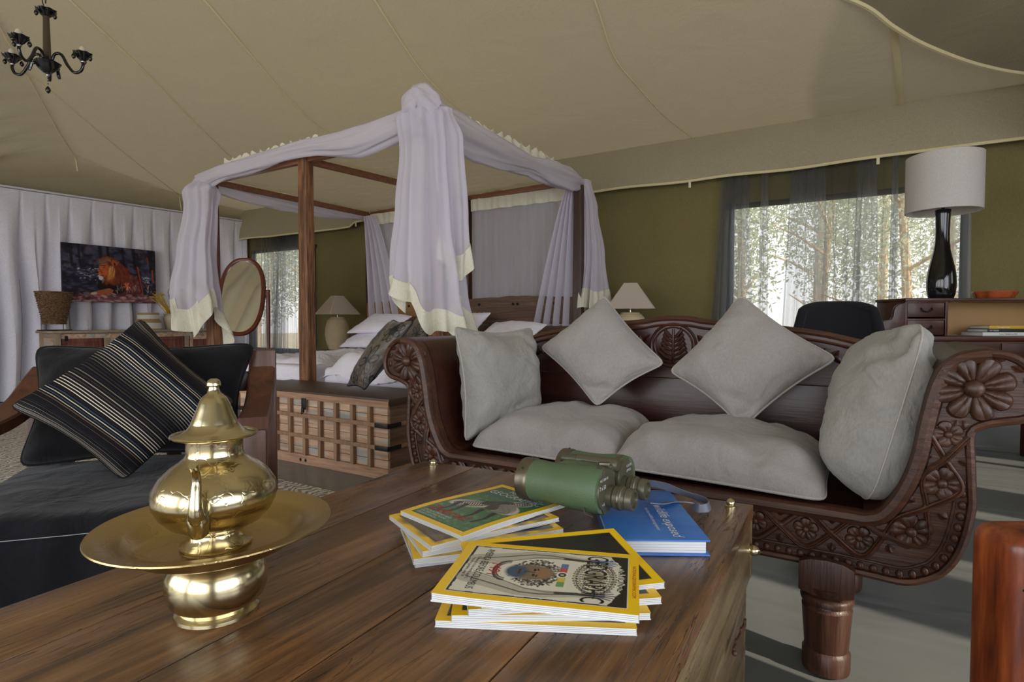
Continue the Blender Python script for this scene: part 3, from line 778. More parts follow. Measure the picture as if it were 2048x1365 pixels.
# ================================================================== CARVED DAYBED
XC = -.69
half_in = [(.0, .44), (.60, .44), (.69, .441), (.728, .468), (.763, .535), (.784, .603), (.796, .679), (.808, .744), (.822, .80), (.845, .846), (.880, .871), (.932, .881)]
half_out = [(.932, .881), (.968, .876), (1.0, .858), (1.028, .825), (1.042, .777), (1.032, .735), (1.004, .71), (.965, .70), (.932, .69), (.910, .672), (.911, .619), (.915, .541), (.916, .489), (.903, .41), (.884, .353), (.855, .309), (.821, .285), (.793, .272), (.759, .266), (.672, .270), (.521, .273), (0, .273)]
inn = [(p.x, p.y) for p in catmull([(a, b, 0) for a, b in half_in], 4)]
out = [(p.x, p.y) for p in catmull([(a, b, 0) for a, b in half_out], 3)]
sofa = empty('carved_daybed', 'long dark teak daybed with scrolled ends and carved flower front, holding six grey cushions', 'daybed', (XC, 2.1, 0))
FY, BY = 1.775 - 2.1, 2.42 - 2.1        # front face and back, local
full = inn + out[1:]
poly = full + [(-x, z) for x, z in reversed(full[1:-1])]
# carved face sits recessed: thin backing + proud rims
mb = MB().prism(poly, FY + .012, FY + .055, 'xz')
front = add('front_board', mb, M['sofa'], sofa)
def rim(pts, r, name='rim', fl=.8, dy=0):
    P = [(x, FY + .012 + dy, z) for x, z in pts]
    return MB().tube(P, r, 8, flat=fl)
left_i = [(-x, z) for x, z in reversed(inn)]
top_rim = left_i[:-1] + inn
def inset(pts, d):
    o = []
    for i, p in enumerate(pts):
        a = Vector(pts[max(i - 1, 0)]); b = Vector(pts[min(i + 1, len(pts) - 1)]); t = (b - a)
        if t.length < 1e-6: o.append(p); continue
        t.normalize(); o.append((p[0] + t.y * d, p[1] - t.x * d))
    return o
add('rim', rim(inset(top_rim, .016), .023, fl=.85), M['sofa'], front)
out_full = out + [(-x, z) for x, z in reversed(out[:-1])]
add('rim', rim(inset(out_full, .010), .013), M['sofa'], front)
# inner bead rail following the lower edge
low = [p for p in out if p[1] < .56 and p[0] < .93]
low_full = low + [(-x, z) for x, z in reversed(low[:-1])]
br = inset(low_full, .045)
add('bead_rail', rim(br, .005), M['sofa'], front)
# beads one by one between rim and bead rail
bp = inset(low_full, .029)
L = [0]
for a, b in zip(bp[:-1], bp[1:]): L.append(L[-1] + (Vector(a) - Vector(b)).length)
bead_me = None; nb = int(L[-1] / .0285)
for k in range(nb):
    s_ = (k + .5) * L[-1] / nb
    i = max(j for j in range(len(L)) if L[j] <= s_); i = min(i, len(bp) - 2)
    f = (s_ - L[i]) / max(1e-6, L[i + 1] - L[i]); x = lerp(bp[i][0], bp[i + 1][0], f); z = lerp(bp[i][1], bp[i + 1][1], f)
    if bead_me is None:
        bead_me = MB().ball((0, 0, 0), .0095, seg=10, sc=(1, .75, 1.15)).mesh('bead'); bead_me.materials.append(M['sofa'])
    o = add('bead', bead_me, M['sofa'], front); o.location = (x, FY + .008, z)
def rosette(R, petals, rough=1.0, seed=0):
    rg = random.Random(seed); jit = [rg.uniform(.93, 1.07) for _ in range(petals + 1)]
    nr, na = 9, petals * 8
    vs = [];
    for i in range(nr + 1):
        for k in range(na):
            a = 2 * PI * k / na; pa = a * petals / (2 * PI); fr = pa - math.floor(pa); j = jit[int(pa) % petals]
            lob = abs(math.sin(PI * fr)) ** .5
            rr = R * (.74 + .26 * lob * j) * (i / nr)
            r = i / nr
            h = .30 * R * (math.sin(PI * min(r, 1) * .8) * .8 + .1) * (.55 + .45 * lob) * (1 if r < .98 else .1)
            h -= .05 * R * math.exp(-((fr - .5) / .09) ** 2) * (r > .3) * (r < .9)
            if i == nr: h = -.01
            vs.append(Vector((rr * math.cos(a), -h, rr * math.sin(a))))
    fs = []
    for i in range(nr):
        for k in range(na):
            k2 = (k + 1) % na; fs.append((i * na + k, (i + 1) * na + k, (i + 1) * na + k2, i * na + k2))
    mb = MB(); mb._add(vs, fs)
    mb.ball((0, -.2 * R, 0), .25 * R, seg=14, sc=(1, .8, 1)); return mb
def leafm(L_, w, h):
    def fn(u, v):
        s_ = 2 * u - 1; x = L_ * (v - .0); ww = w * math.sin(PI * min(1, v * .98 + .02)) ** .8
        return Vector((ww * s_, -h * (1 - abs(s_)) * math.sin(PI * v) - .001 - .35 * h * (abs(s_) < .15), x))
    return MB().grid(fn, 8, 8)
ros5 = rosette(.047, 5, seed=1).mesh('flower'); ros5.materials.append(M['sofa'])
rosb = rosette(.086, 8, seed=2).mesh('flower'); rosb.materials.append(M['sofa_v'])
leaf_me = leafm(.045, .013, .008).mesh('leaf'); leaf_me.materials.append(M['sofa'])
tri_me = leafm(.03, .014, .007).mesh('leaf'); tri_me.materials.append(M['sofa'])
YF = FY + .010
def place(me, x, z, rot=0, sc=1, name='flower', sx=1):
    o = add(name, me, M['sofa'], front); o.location = (x, YF, z); o.rotation_euler = (0, rot, 0); o.scale = (sc * sx, sc, sc); return o
for s in (-1, 1):
    place(rosb, s * .903, .786, .1 * s, 1)
    # leaf fringe round the big flower
    for k in range(9):
        a = math.radians(-50 + k * 24); px, pz = .903 + .112 * math.cos(a), .786 + .103 * math.sin(a) * .82
        if k in (2, 3, 4, 5): place(leaf_me, s * (.903 + .100 * math.cos(a)), .786 + .078 * math.sin(a), s * (PI / 2 - a) + s * 1.3, .6, 'leaf')
    for a in (0, 1): place(tri_me, s * (.872 + .012 * a), .705, s * (.3 - .5 * a) + PI, .8, 'leaf')
# stems: centres of the small flowers along the neck and rail
cent = [(.856, .668, .85), (.846, .545, 1.0), (.785, .412, 1.12), (.672, .372, .88), (.545, .372, .85), (.415, .372, .85), (.285, .372, .85), (.155, .372, .85), (.03, .372, .85)]
cf = cent + [(-x, z, s) for x, z, s in reversed(cent[:-1])] + []
for k, (x, z, sc) in enumerate(cf):
    place(ros5, x, z, k * .7, sc * (.86 if abs(x) < .7 else 1.0 if z < .6 else .9), 'flower')
def vine(sgn):
    pts = []
    for k, (x, z, sc) in enumerate(cf):
        if k < len(cf) - 1: nx, nz = cf[k + 1][0], cf[k + 1][1]
        else: nx, nz = 2 * x - cf[k - 1][0], 2 * z - cf[k - 1][1]
        if k > 0: tx, tz = nx - cf[k - 1][0], nz - cf[k - 1][1]
        else: tx, tz = nx - x, nz - z
        l = math.hypot(tx, tz); nxv, nzv = -tz / l, tx / l
        w = .048 if abs(x) < .7 else .040
        alt = sgn * (1 if k % 2 == 0 else -1)
        pts.append((x + nxv * w * alt, YF - .004, z + nzv * w * alt))
        pts.append(((x + nx) / 2, YF - .007 - .003 * alt, (z + nz) / 2))
    return catmull(pts, 7)
for sg in (1, -1): add('vine', MB().tube(vine(sg), .0085, 7, flat=.9), M['sofa'], front)
for sg in (1, -1): add('vine', MB().tube([Vector((p.x, p.y + .003, p.z)) + Vector((0, 0, 0)) for p in vine(sg)], .0145, 6, flat=.35), M['sofa'], front)
for k in range(len(cf) - 1):
    x, z = (cf[k][0] + cf[k + 1][0]) / 2, (cf[k][1] + cf[k + 1][1]) / 2
    tx, tz = cf[k + 1][0] - cf[k][0], cf[k + 1][1] - cf[k][1]; a = math.atan2(tx, tz)
    for d, r in ((.026, 0), (-.026, PI)):
        l = math.hypot(tx, tz); nx, nz = -tz / l, tx / l
        place(tri_me, x + nx * d, z + nz * d, a + (-PI / 2 if d > 0 else PI / 2), .8, 'leaf')
    ob = add('knot', MB().ball((0, 0, 0), .010, seg=10, sc=(1, .8, 1.3)), M['sofa'], front); ob.location = (x, YF - .008, z)
# scroll arms behind the face: curved plank + roll
def arm(s):
    inner = [p for p in inn if p[0] > .66]; outer_c = []
    for i, p in enumerate(inner):
        a = Vector(inner[max(i - 1, 0)]); b = Vector(inner[min(i + 1, len(inner) - 1)]); t = (b - a).normalized()
        outer_c.append((p[0] + t.y * .035, p[1] - t.x * .035))
    roll = [p for p in out if p[0] > .905 and p[1] > .66][:-1]
    pl_ = inner + roll + list(reversed(outer_c[:-6]))
    return MB().prism([(s * x, z) for x, z in pl_], FY + .05, BY + .02, 'xz')
for s in (-1, 1): add('scroll_arm', arm(s), M['sofa_dark'] if s < 0 else M['sofa'], sofa)
# back end boards of the scrolls
add('back_rail', MB().prism(poly, BY - .015, BY + .02, 'xz'), M['sofa_dark'], sofa)
add('seat_plank', MB().box((0, 0, .405), (1.36, .60, .03), .004), M['sofa_dark'], sofa)
crest = [(-.82, .865), (-.72, .848), (-.62, .878), (-.40, .918), (-.24, .932), (-.13, .940), (-.05, .953), (.05, .953), (.13, .940), (.24, .932), (.40, .915), (.545, .895), (.70, .858), (.83, .84)]
cr = [(p.x, p.y) for p in catmull([(a, b, 0) for a, b in crest], 5)]
bk = cr + [(.80, .72), (.79, .715), (-.79, .715), (-.80, .72)]
add('crest_board', MB().prism(list(reversed(bk)), BY - .045, BY - .012, 'xz', bev=0), M['sofa_dark'], sofa)
add('back_board', MB().box((0, BY - .03, .57), (1.58, .028, .285), .003), M['sofa_dark'], sofa)
add('crest_cap', MB().tube([(x, BY - .03, z + .002) for x, z in cr], .020, 8, flat=.7), M['sofa'], sofa)
add('crest_rail', MB().tube([(x, BY - .048, z - .022) for x, z in cr], .006, 6), M['sofa_dark'], sofa)
# carved palmette medallion and zigzag leaves along the crest
mp = MB()
cxm, czm = .0, .848
mp.tube([(cxm + .092 * math.cos(a), BY - .046, czm + .088 * math.sin(a)) for a in [2 * PI * k / 40 for k in range(40)]], .006, 6, closed=True)
mp.tube([(cxm + .078 * math.cos(a), BY - .046, czm + .074 * math.sin(a)) for a in [2 * PI * k / 40 for k in range(40)]], .004, 6, closed=True)
mp.tube([(cxm, BY - .048, czm - .07), (cxm, BY - .052, czm), (cxm, BY - .048, czm + .068)], .005, 6)
for s in (-1, 1):
    for k in range(6):
        z0 = czm - .062 + k * .018; le = .056 - .0045 * k
        mp.tube([(cxm, BY - .048, z0), (cxm + s * le * .5, BY - .054, z0 + .012), (cxm + s * le, BY - .05, z0 + .034), (cxm + s * le * .9, BY - .047, z0 + .045)], [.003, .007, .006, .002], 6)
add('palmette', mp, M['sofa_dark'], sofa)
dia = leafm(.06, .014, .008).mesh('leaf'); dia.materials.append(M['sofa_dark'])
for s in (-1, 1):
    for k in range(15):
        x = .13 + k * .043; z = np.interp(x, [p[0] for p in crest], [p[1] for p in crest]) - .085
        for r in (.75, -.75):
            o = add('leaf', dia, M['sofa_dark'], sofa); o.location = (s * x, BY - .045, float(z)); o.rotation_euler = (0, r, 0); o.scale = (.9, 1, .85)
# legs: flat shouldered block, rings, tapered drum and foot
def leg(front_=True):
    mb = MB()
    mb.lathe([(.0575, 0), (.059, .006), (.0595, .05), (.055, .056), (.053, .06), (.0545, .065), (.0615, .165), (.062, .172), (.055, .178), (.054, .183), (.064, .188), (.066, .197), (.062, .206), (.056, .209), (.058, .214), (.064, .222), (.066, .235)], seg=28)
    mb.box((0, 0, .262), (.13, .10, .075), .012)
    if front_: mb.prism([(-.066, .225), (-.066, .302), (-.04, .312), (0, .316), (.04, .312), (.066, .300), (.066, .225), (.03, .215), (-.03, .215)], -.058, -.03, 'xz', bev=.004)
    return mb
for (x, y, f) in ((.60, -.318, 1), (-.60, -.318, 1), (.62, .27, 0), (-.62, .27, 0)):
    o = add('leg', leg(f), M['sofa_v'], sofa); o.location = (x, y, 0)

# the six cushions on it
G = 'grey linen cushions on the carved daybed'
seatL = [(-1.335, 1.83, .462), (-.705, 1.80, .458), (-.70, 2.30, .475), (-1.30, 2.33, .48)]
seatR = [(-.745, 1.80, .468), (-.095, 1.79, .455), (-.10, 2.28, .475), (-.74, 2.30, .475)]
cushion('seat_cushion', seatL, .165, [M['linen'], M['linen']], 'flat grey linen seat cushion on the left half of the carved daybed', G, M['piping'], n=40, seed=3, wr=.013, wf=5, a=5, pinch=.02, split=.86,
        dents=[(.12, .2, .10, .02, 3, .7), (.5, .02, .05, .018, 5, 0)])
cushion('seat_cushion', seatR, .165, [M['linen'], M['linen']], 'flat grey linen seat cushion on the right half of the carved daybed', G, M['piping'], n=40, seed=5, wr=.013, wf=5, a=5, pinch=.02, split=.86,
        dents=[(.55, .02, .05, .02, 4, .2), (.8, .12, .06, .018, 4, -.5)])
cushion('throw_cushion', [(-1.25, 2.255, .831), (-.925, 2.14, .604), (-.677, 2.236, .782), (-.985, 2.355, 1.062)], .17, [M['linen'], M['linen']], 'smaller piped linen cushion standing on its corner left of the carved crest medallion', G, M['piping'], n=34, seed=7, wr=.006, pinch=.05,
        dents=[(.85, .12, .07, .02, 2, .8), (.93, .25, .05, .02, 2.5, .8)])
cushion('throw_cushion', [(-.665, 2.222, .754), (-.375, 2.13, .575), (-.089, 2.25, .822), (-.43, 2.36, 1.054)], .19, [M['linen'], M['linen']], 'large piped linen cushion standing on its corner right of the carved crest medallion', G, M['piping'], n=34, seed=9, wr=.006, pinch=.05,
        dents=[(.80, .16, .05, .022, 3, .3), (.9, .08, .04, .02, 3, .9)])
cushion('side_cushion', [(-1.36, 1.84, .462), (-1.24, 2.25, .52), (-1.30, 2.28, .925), (-1.43, 1.86, .935)], .22, [M['linen_side'], M['linen_side']], 'plump upright linen cushion leaning on the left scroll arm', G, M['piping'], pr=.003, n=36, seed=11, wr=.011, pinch=.075, a=3.2,
        dents=[(.55, .22, .035, .022, 5, .15), (.85, .75, .05, .02, 4, -.9), (.5, 1.0, .2, .05, 1, 0)])
cushion('side_cushion', [(.005, 1.79, .455), (-.085, 2.18, .48), (-.005, 2.22, .89), (.128, 1.86, .952)], .27, [M['linen_side'], M['linen_side']], 'tall slumped linen cushion with a folded top corner against the right scroll arm', G, M['piping'], pr=.003, n=36, seed=13, wr=.014, pinch=.0, a=3.0, rnd=.11,
        dents=[(.25, .20, .22, -.05, 1.4, 0), (.35, .15, .06, .02, 4, 1.2), (.15, .8, .05, .03, 3, -.6), (.3, .92, .05, .03, 2, .4)])
# folded ear of the right side cushion


# ================================================================== FOUR POSTER BED
bed = empty('canopy_bed', 'double width four poster bed of reclaimed wood with cream canopy, under the white net', 'bed', (-3.72, 3.95, 0))
FP = [(-5.07, 3.07), (-3.78, 3.055), (-2.44, 3.045)]; BP = [(-5.06, 5.0), (-3.56, 4.88), (-2.26, 4.8)]
TOPZ = 2.2
def post(x, y, h, w=.092, seed=0):
    mb = MB(); rg = random.Random(seed); n = 10
    pr = []
    for i in range(n + 1):
        z = h * i / n; k = 1.10 - .16 * i / n + .03 * noise.noise(Vector((seed, z * 1.7, 0)))
        pr.append((z, w / 2 * k, .010 * noise.noise(Vector((seed + 9, z, 3)))))
    vs = []; c_ = .012
    for z, r, o in pr:
        for (a, b) in ((-r + c_, -r), (r - c_, -r), (r, -r + c_), (r, r - c_), (r - c_, r), (-r + c_, r), (-r, r - c_), (-r, -r + c_)): vs.append((x + a + o, y + b, z))
    fs = [(i * 8 + k, i * 8 + (k + 1) % 8, (i + 1) * 8 + (k + 1) % 8, (i + 1) * 8 + k) for i in range(n) for k in range(8)] + [tuple(range(7, -1, -1)), tuple(n * 8 + k for k in range(8))]
    mb._add(vs, fs); return mb
for i, (x, y) in enumerate(FP): add('post', post(x, y, TOPZ + .02, .096, i), M['post_wood'], bed, world=True, ang=30)
for i, (x, y) in enumerate(BP): add('post', post(x, y, TOPZ + .0, .085, i + 5), M['sofa_v'], bed, world=True, ang=30)
def beam(a, b, w, h):
    a, b = Vector(a), Vector(b); d = b - a
    return MB().box((a + b) / 2, (w, d.length, h), .005, rot=d.to_track_quat('Y', 'Z').to_matrix())
for (f, b) in zip(FP, BP): add('rail', beam((f[0], f[1] + .03, TOPZ), (b[0], b[1] - .03, TOPZ - .005), .045, .05), M['rail_wood'], bed, world=True)
for row in (FP, BP):
    for a, b in ((0, 1), (1, 2)): add('rail', beam((row[a][0] + .03, row[a][1], TOPZ), (row[b][0] - .03, row[b][1], TOPZ), .045, .045), M['rail_wood'], bed, world=True)
def headboard(x0, x1, y, z0, z1, seed, split=.5):
    out_ = []
    mb = MB(); pts = [(x0, z0), (x1, z0)] + [(lerp(x1, x0, i / 24), z1 + .012 * noise.noise(Vector((i * .33, seed, 0))) + .02 * math.sin(PI * i / 24)) for i in range(25)]
    mb.prism(pts, y - .02, y + .02, 'xz', bev=.004); return mb
add('headboard', headboard(-5.0, -3.61, 4.9, .92, 1.155, 1), M['head_light'], bed, world=True, label='light brown plank headboard of the left bed')
add('headboard', headboard(-5.0, -3.61, 4.9, .5, .90, 2), M['head_light'], bed, world=True)
add('headboard', headboard(-3.50, -2.31, 4.82, .92, 1.165, 3), M['head_dark'], bed, world=True, label='grey brown weathered headboard of the right bed')
add('headboard', headboard(-3.50, -2.31, 4.82, .5, .895, 4), M['head_dark'], bed, world=True)
for (x, y) in ((-4.7, 4.878), (-4.35, 4.878), (-4.0, 4.878), (-3.35, 4.798), (-2.95, 4.798), (-2.9, 4.798), (-2.5, 4.798)):
    add('peg', MB().tube([(x, y, 1.11), (x, y - .006, 1.11)], .014, 10), M['black_hole'], bed, world=True)
for (x0, x1) in ((-5.0, -3.85), (-3.68, -2.48)):
    for xx in (x0, x1): add('side_rail', MB().box((xx, 3.95, .34), (.04, 1.85, .2), .006), M['post_wood'], bed, world=True)
    add('foot_rail', MB().box(((x0 + x1) / 2, 3.06, .36), (x1 - x0 - .05, .04, .2), .006), M['rail_wood'], bed, world=True)
    add('mattress', MB().box(((x0 + x1) / 2, 3.95, .475), (x1 - x0 - .05, 1.72, .22), .05, seg=3), M['white_sheet'], bed, world=True)
def canopy(u, v):
    x = lerp(-5.12, -2.34, u); y = lerp(2.97, 4.98, v) + (.03 if u < .5 else -.06) * v
    p = Vector((x * 1.5, y * 1.5, 0)); puff = .09 * math.sin(PI * ((u * 2) % 1)) * math.sin(PI * v)
    return Vector((x, y, TOPZ + .045 + puff * .35 + .018 * noise.noise(p * 3) + .010 * noise.noise(p * 9)))
add('canopy', MB().grid(canopy, 90, 64), M['canopy'], bed, world=True)
rf = MB()
def ruffle(p0, p1, n, amp):
    p0, p1 = Vector(p0), Vector(p1); side_ = (p1 - p0).cross(Vector((0, 0, 1))).normalized()
    return MB().grid(lambda u, v: p0.lerp(p1, u) + side_ * amp * math.sin(u * n) * v + Vector((0, 0, (.075 + .015 * math.sin(u * n * 1.3)) * v - .02)), int(n * 1.2), 3)
add('ruffle', ruffle((-4.75, 2.99, 2.27), (-3.55, 2.98, 2.275), 60, .012), M['net_hem'], bed, world=True)
add('ruffle', ruffle((-2.37, 3.25, 2.275), (-2.30, 4.4, 2.26), 60, .012), M['net_hem'], bed, world=True)
# duvets, folded back sheets
def duvet(x0, x1, y0, y1, zt, drop, seed, hump=0):
    def fn(u, v):
        U, V = 2 * u - 1, 2 * v - 1
        ex = 1 - abs(U) ** 7; ey = 1 - max(0, -V) ** 9
        k = ex * ey; p = Vector((u * 3 + seed, v * 4, seed))
        z = zt - drop * (1 - k) + .045 * noise.noise(p) + .02 * noise.noise(p * 3) + .010 * abs(noise.noise(p * 7)) + hump * math.exp(-((v - .1) / .13) ** 2) * ex
        return Vector((lerp(x0, x1, u) - .02 * U * noise.noise(p * 2), lerp(y0, y1, v) + .03 * noise.noise(p * 2 + Vector((4, 0, 0))) * (1 - k), z))
    return MB().grid(fn, 80, 90)
solo('duvet', duvet(-5.02, -3.84, 3.12, 4.5, .635, .2, 2), M['white_sheet'], 'rumpled white duvet on the left bed', 'duvet', 'white duvets on the canopy bed', ang=80)
solo('duvet', duvet(-3.66, -2.50, 3.06, 4.45, .655, .17, 6, .045), M['white_sheet'], 'rumpled white duvet bulging over the foot of the right bed', 'duvet', 'white duvets on the canopy bed', ang=80)
GP = 'white pillows on the canopy bed'
cushion('bed_pillow', [(-4.88, 4.33, .66), (-4.28, 4.28, .68), (-4.22, 4.62, .86), (-4.84, 4.66, .84)], .13, [M['white_sheet']] * 2, 'white pillow lying flat at the bottom of the pile on the left bed', GP, n=22, seed=21, wr=.006)
cushion('bed_pillow', [(-4.80, 4.36, .81), (-4.16, 4.38, .83), (-4.12, 4.70, 1.0), (-4.72, 4.74, 1.03)], .13, [M['white_sheet']] * 2, 'white pillow on top of the pile on the left bed', GP, n=22, seed=22, wr=.006)
cushion('bed_pillow', [(-3.10, 4.28, .74), (-2.50, 4.26, .74), (-2.45, 4.60, .92), (-3.06, 4.64, .93)], .14, [M['white_sheet']] * 2, 'large white pillow on the right bed under the weathered headboard', GP, n=22, seed=23, wr=.006)
cushion('bed_pillow', [(-3.46, 4.35, .80), (-3.14, 4.33, .78), (-3.10, 4.66, 1.03), (-3.44, 4.70, 1.03)], .11, [M['white_sheet']] * 2, 'white pillow half hidden behind the hanging net on the right bed', GP, n=18, seed=24, wr=.006)

# black and silver floral cushions
def floral_canvas(seed):
    cv = Canvas(260, 260, (96, 84, 72)); rg = random.Random(seed); K = (10, 9, 9)
    for fx, fy, R in ((.25, .25, .2), (.72, .35, .22), (.35, .72, .22), (.8, .8, .18), (.5, .08, .14), (.05, .55, .15), (.98, .08, .14), (.1, .95, .14)):
        n = rg.choice((6, 7, 8)); a0 = rg.random() * 6
        for k in range(n):
            a = a0 + 2 * PI * k / n; pts = []
            for i in range(13):
                t = i / 12 * 2 * PI; r = R * (.12 + .44 * (1 - math.cos(t))); w = R * .24 * math.sin(t)
                pts.append((fx + r * math.cos(a) - w * math.sin(a), fy + r * math.sin(a) + w * math.cos(a)))
            if rg.random() < .08: cv.poly(pts, K)
            cv.line(pts, .010, K)
            cv.line([(fx, fy), (fx + R * .7 * math.cos(a), fy + R * .7 * math.sin(a))], .005, K)
        cv.ell(fx, fy, R * .13, R * .13, K)
    for _ in range(9):
        x, y, a = rg.random(), rg.random(), rg.random() * 6; pts = [(x, y)]
        for i in range(7): a += .35; x += .05 * math.cos(a); y += .05 * math.sin(a); pts.append((x, y))
        cv.line(pts, .006, K)
    return cv
fl_cv = floral_canvas(4)
def satin(name):
    t = NT(name); a = t.node('ShaderNodeVertexColor'); a.layer_name = 'Col'; t.link(a.outputs[0], t.b.inputs['Base Color']); t.set(Roughness=.38, Specular_IOR_Level=.5, Sheen_Weight=.2)
    t.bump(t.noise(t.coords(), 14, 4), .35, .01); return t.m
M['floral'] = satin('floral satin')
def floral_cushion(corners, th, label, seed, G):
    mb, seam = pillow(corners, th, n=150, seed=seed, wr=.006, pinch=.05)
    o = solo('floral_cushion', mb, [M['floral'], M['satin_black']], label, 'cushion', G, ang=80)
    me = o.data; at = me.color_attributes.new('Col', 'FLOAT_COLOR', 'CORNER')
    uv = me.uv_layers[0].data; buf = np.empty(len(uv) * 2, 'f'); uv.foreach_get('uv', buf); buf = buf.reshape(-1, 2)
    U = .5 + .5 * np.sin((2 * buf - 1) * PI / 2)
    ii = np.clip((U * (fl_cv.w - 1)).astype(int), 0, fl_cv.w - 1)
    c = np.ones((len(uv), 4), 'f'); c[:, :3] = fl_cv.a[ii[:, 1], ii[:, 0]]; at.data.foreach_set('color', c.ravel())
    add('piping', MB().tube(seam, .005, 6, closed=True), M['satin_black'], o, world=True)
    return o
GF = 'black and silver floral cushions'
floral_cushion([(-2.99, 2.72, .505), (-2.72, 2.63, .505), (-2.46, 2.81, .955), (-2.73, 2.90, .96)], .15, 'black and silver floral cushion leaning up from the lattice chest', 31, GF)
floral_cushion([(-3.0, 3.30, .73), (-2.70, 3.20, .72), (-2.68, 3.26, 1.09), (-2.93, 3.36, .93)], .12, 'black and silver floral cushion standing on the bed beside the right front post', 32, GF)
floral_cushion([(-3.30, 4.18, .72), (-2.98, 4.10, .70), (-3.05, 4.20, .95), (-3.34, 4.26, 1.02)], .10, 'dark floral cushion beside the white pillow on the right bed', 33, GF)

# ------------------------------------------------------------------ mosquito net
net = empty('mosquito_net', 'white mosquito net with cream hems draped round the canopy bed frame', 'net', (-3.7, 3.95, 1.2))
def drape(rings, folds, amp, zb, n=120, m=26, seed=0, hem=.10, lens=None):
    """rings: (z,cx,cy,rx,ry) top to bottom; zb(x,y) bottom height"""
    rg = random.Random(seed); ph = [rg.uniform(0, 6.28) for _ in range(4)]
    def P(u, v):
        a = 2 * PI * u; t = v * (len(rings) - 1); i = min(int(t), len(rings) - 2); f = t - i; f2 = f * f * (3 - 2 * f)
        z, cx, cy, rx, ry = [lerp(p, q, (f if k == 0 else f2)) for k, (p, q) in enumerate(zip(rings[i], rings[i + 1]))]
        w = 1 + amp * (math.cos(folds * a + ph[0] + .6 * math.sin(v * 3 + ph[1])) * .6 + math.cos((folds * 2 + 1) * a + ph[2] + v * 2) * .4) * (.3 + .7 * v)
        x, y = cx + rx * w * math.cos(a), cy + ry * w * math.sin(a)
        z0 = rings[0][0]; z1 = rings[-1][0]; s_ = (z0 - z) / (z0 - z1)
        z = z0 - (z0 - zb(x, y, a)) * s_
        return Vector((x, y, z))
    body = MB().grid(lambda u, v: P(u, v * (1 - hem)), n, m)
    def H(u, v):
        p = P(u, 1 - hem + hem * v); q = Vector((p.x - rings[-1][1], p.y - rings[-1][2], 0)); q.normalize()
        return p + q * (.004 + .02 * v * math.sin(u * 2 * PI * folds * 1.5 + seed))
    hm = MB().grid(H, n, 5)
    return body, hm
def add_drape(*a, nm='net_drape', **k):
    b, h = drape(*a, **k); add(nm, b, M['net'], net, world=True, ang=180); add('net_hem', h, M['net_hem'], net, world=True, ang=180)
# left front corner
add_drape([(2.20, -5.08, 3.0, .07, .07), (2.08, -5.05, 2.96, .16, .13), (1.95, -5.06, 2.96, .15, .10), (1.5, -5.14, 2.96, .17, .12), (1.15, -5.16, 2.96, .22, .15), (.85, -5.10, 2.96, .25, .17)], 5, .42,
          lambda x, y, a: .93 + .14 * math.sin(2 * a + 2.2) + .10 * math.sin(3 * a + 1) + .10 * (x < -5.1) - .06 * (x > -5.0), seed=3, hem=.13)
# right front corner: tall heavy hank
add_drape([(2.35, -2.50, 2.95, .09, .09), (2.25, -2.49, 2.93, .17, .12), (2.0, -2.46, 2.93, .16, .12), (1.6, -2.45, 2.92, .185, .14), (1.2, -2.44, 2.92, .23, .16), (.95, -2.42, 2.92, .255, .17)], 6, .34,
          lambda x, y, a: 1.02 - .50 * (x + 2.46) + .06 * math.sin(3 * a + 1) + .03 * math.sin(7 * a), seed=8, hem=.10)
# thinner tail falling behind the hank
add_drape([(2.30, -2.36, 2.98, .06, .06), (2.1, -2.33, 2.99, .10, .06), (1.6, -2.30, 3.0, .10, .07), (1.3, -2.28, 3.0, .10, .07)], 4, .4, lambda x, y, a: 1.28 + .08 * math.sin(2 * a), seed=14, hem=.16)
# right back corner
add_drape([(2.22, -2.24, 4.88, .05, .07), (2.0, -2.22, 4.96, .05, .09), (1.6, -2.20, 5.0, .07, .14), (1.15, -2.20, 5.03, .09, .24)], 6, .4, lambda x, y, a: 1.05 + .02 * math.sin(3 * a), seed=5, hem=.12)
# rolls of net lying along the rails
def roll(path, rad, seed, twist=1.5, k=5, nm='net_roll'):
    C_ = catmull(path, 14); n = len(C_); rg = random.Random(seed)
    def fn(u, v):
        x = u * (n - 1); i = min(int(x), n - 2); p = C_[i].lerp(C_[i + 1], x - i); t = (C_[i + 1] - C_[i]).normalized()
        s_ = t.cross(Vector((0, 0, 1))).normalized(); up_ = s_.cross(t)
        r = poly_interp([(q,) for q in rad], u)[0]; a = 2 * PI * v
        w = 1 + .16 * math.cos(k * a + u * twist * 6 + seed) + .10 * math.cos((2 * k + 1) * a - u * 9) + .22 * noise.noise(Vector((u * 7 + seed, math.cos(a), math.sin(a))))
        dn = 1.0 if math.sin(a) > 0 else 1.35
        return p + s_ * math.cos(a) * r * w * .8 + up_ * math.sin(a) * r * w * dn
    add(nm, MB().grid(fn, 110, 34), M['net'], net, world=True, ang=180)
roll([(-5.12, 3.0, 2.19), (-4.7, 2.95, 2.215), (-4.2, 2.95, 2.235), (-3.72, 2.94, 2.25), (-3.2, 2.93, 2.22), (-2.8, 2.93, 2.24), (-2.45, 2.92, 2.30)], [.06, .055, .05, .045, .05, .085, .075, .05], 2)
roll([(-2.46, 2.93, 2.31), (-2.40, 3.2, 2.225), (-2.36, 3.6, 2.20), (-2.33, 4.1, 2.20), (-2.28, 4.5, 2.20), (-2.25, 4.86, 2.19)], [.09, .10, .10, .085, .06, .085, .08, .03], 4)
roll([(-5.10, 3.05, 2.16), (-5.12, 3.6, 2.14), (-5.12, 4.3, 2.15), (-5.1, 4.95, 2.17)], [.03, .05, .05, .03], 9)
roll([(-2.60, 2.90, 2.24), (-2.52, 2.87, 2.33), (-2.44, 2.88, 2.35), (-2.36, 2.92, 2.27)], [.04, .075, .085, .05], 12, nm='net_knot')
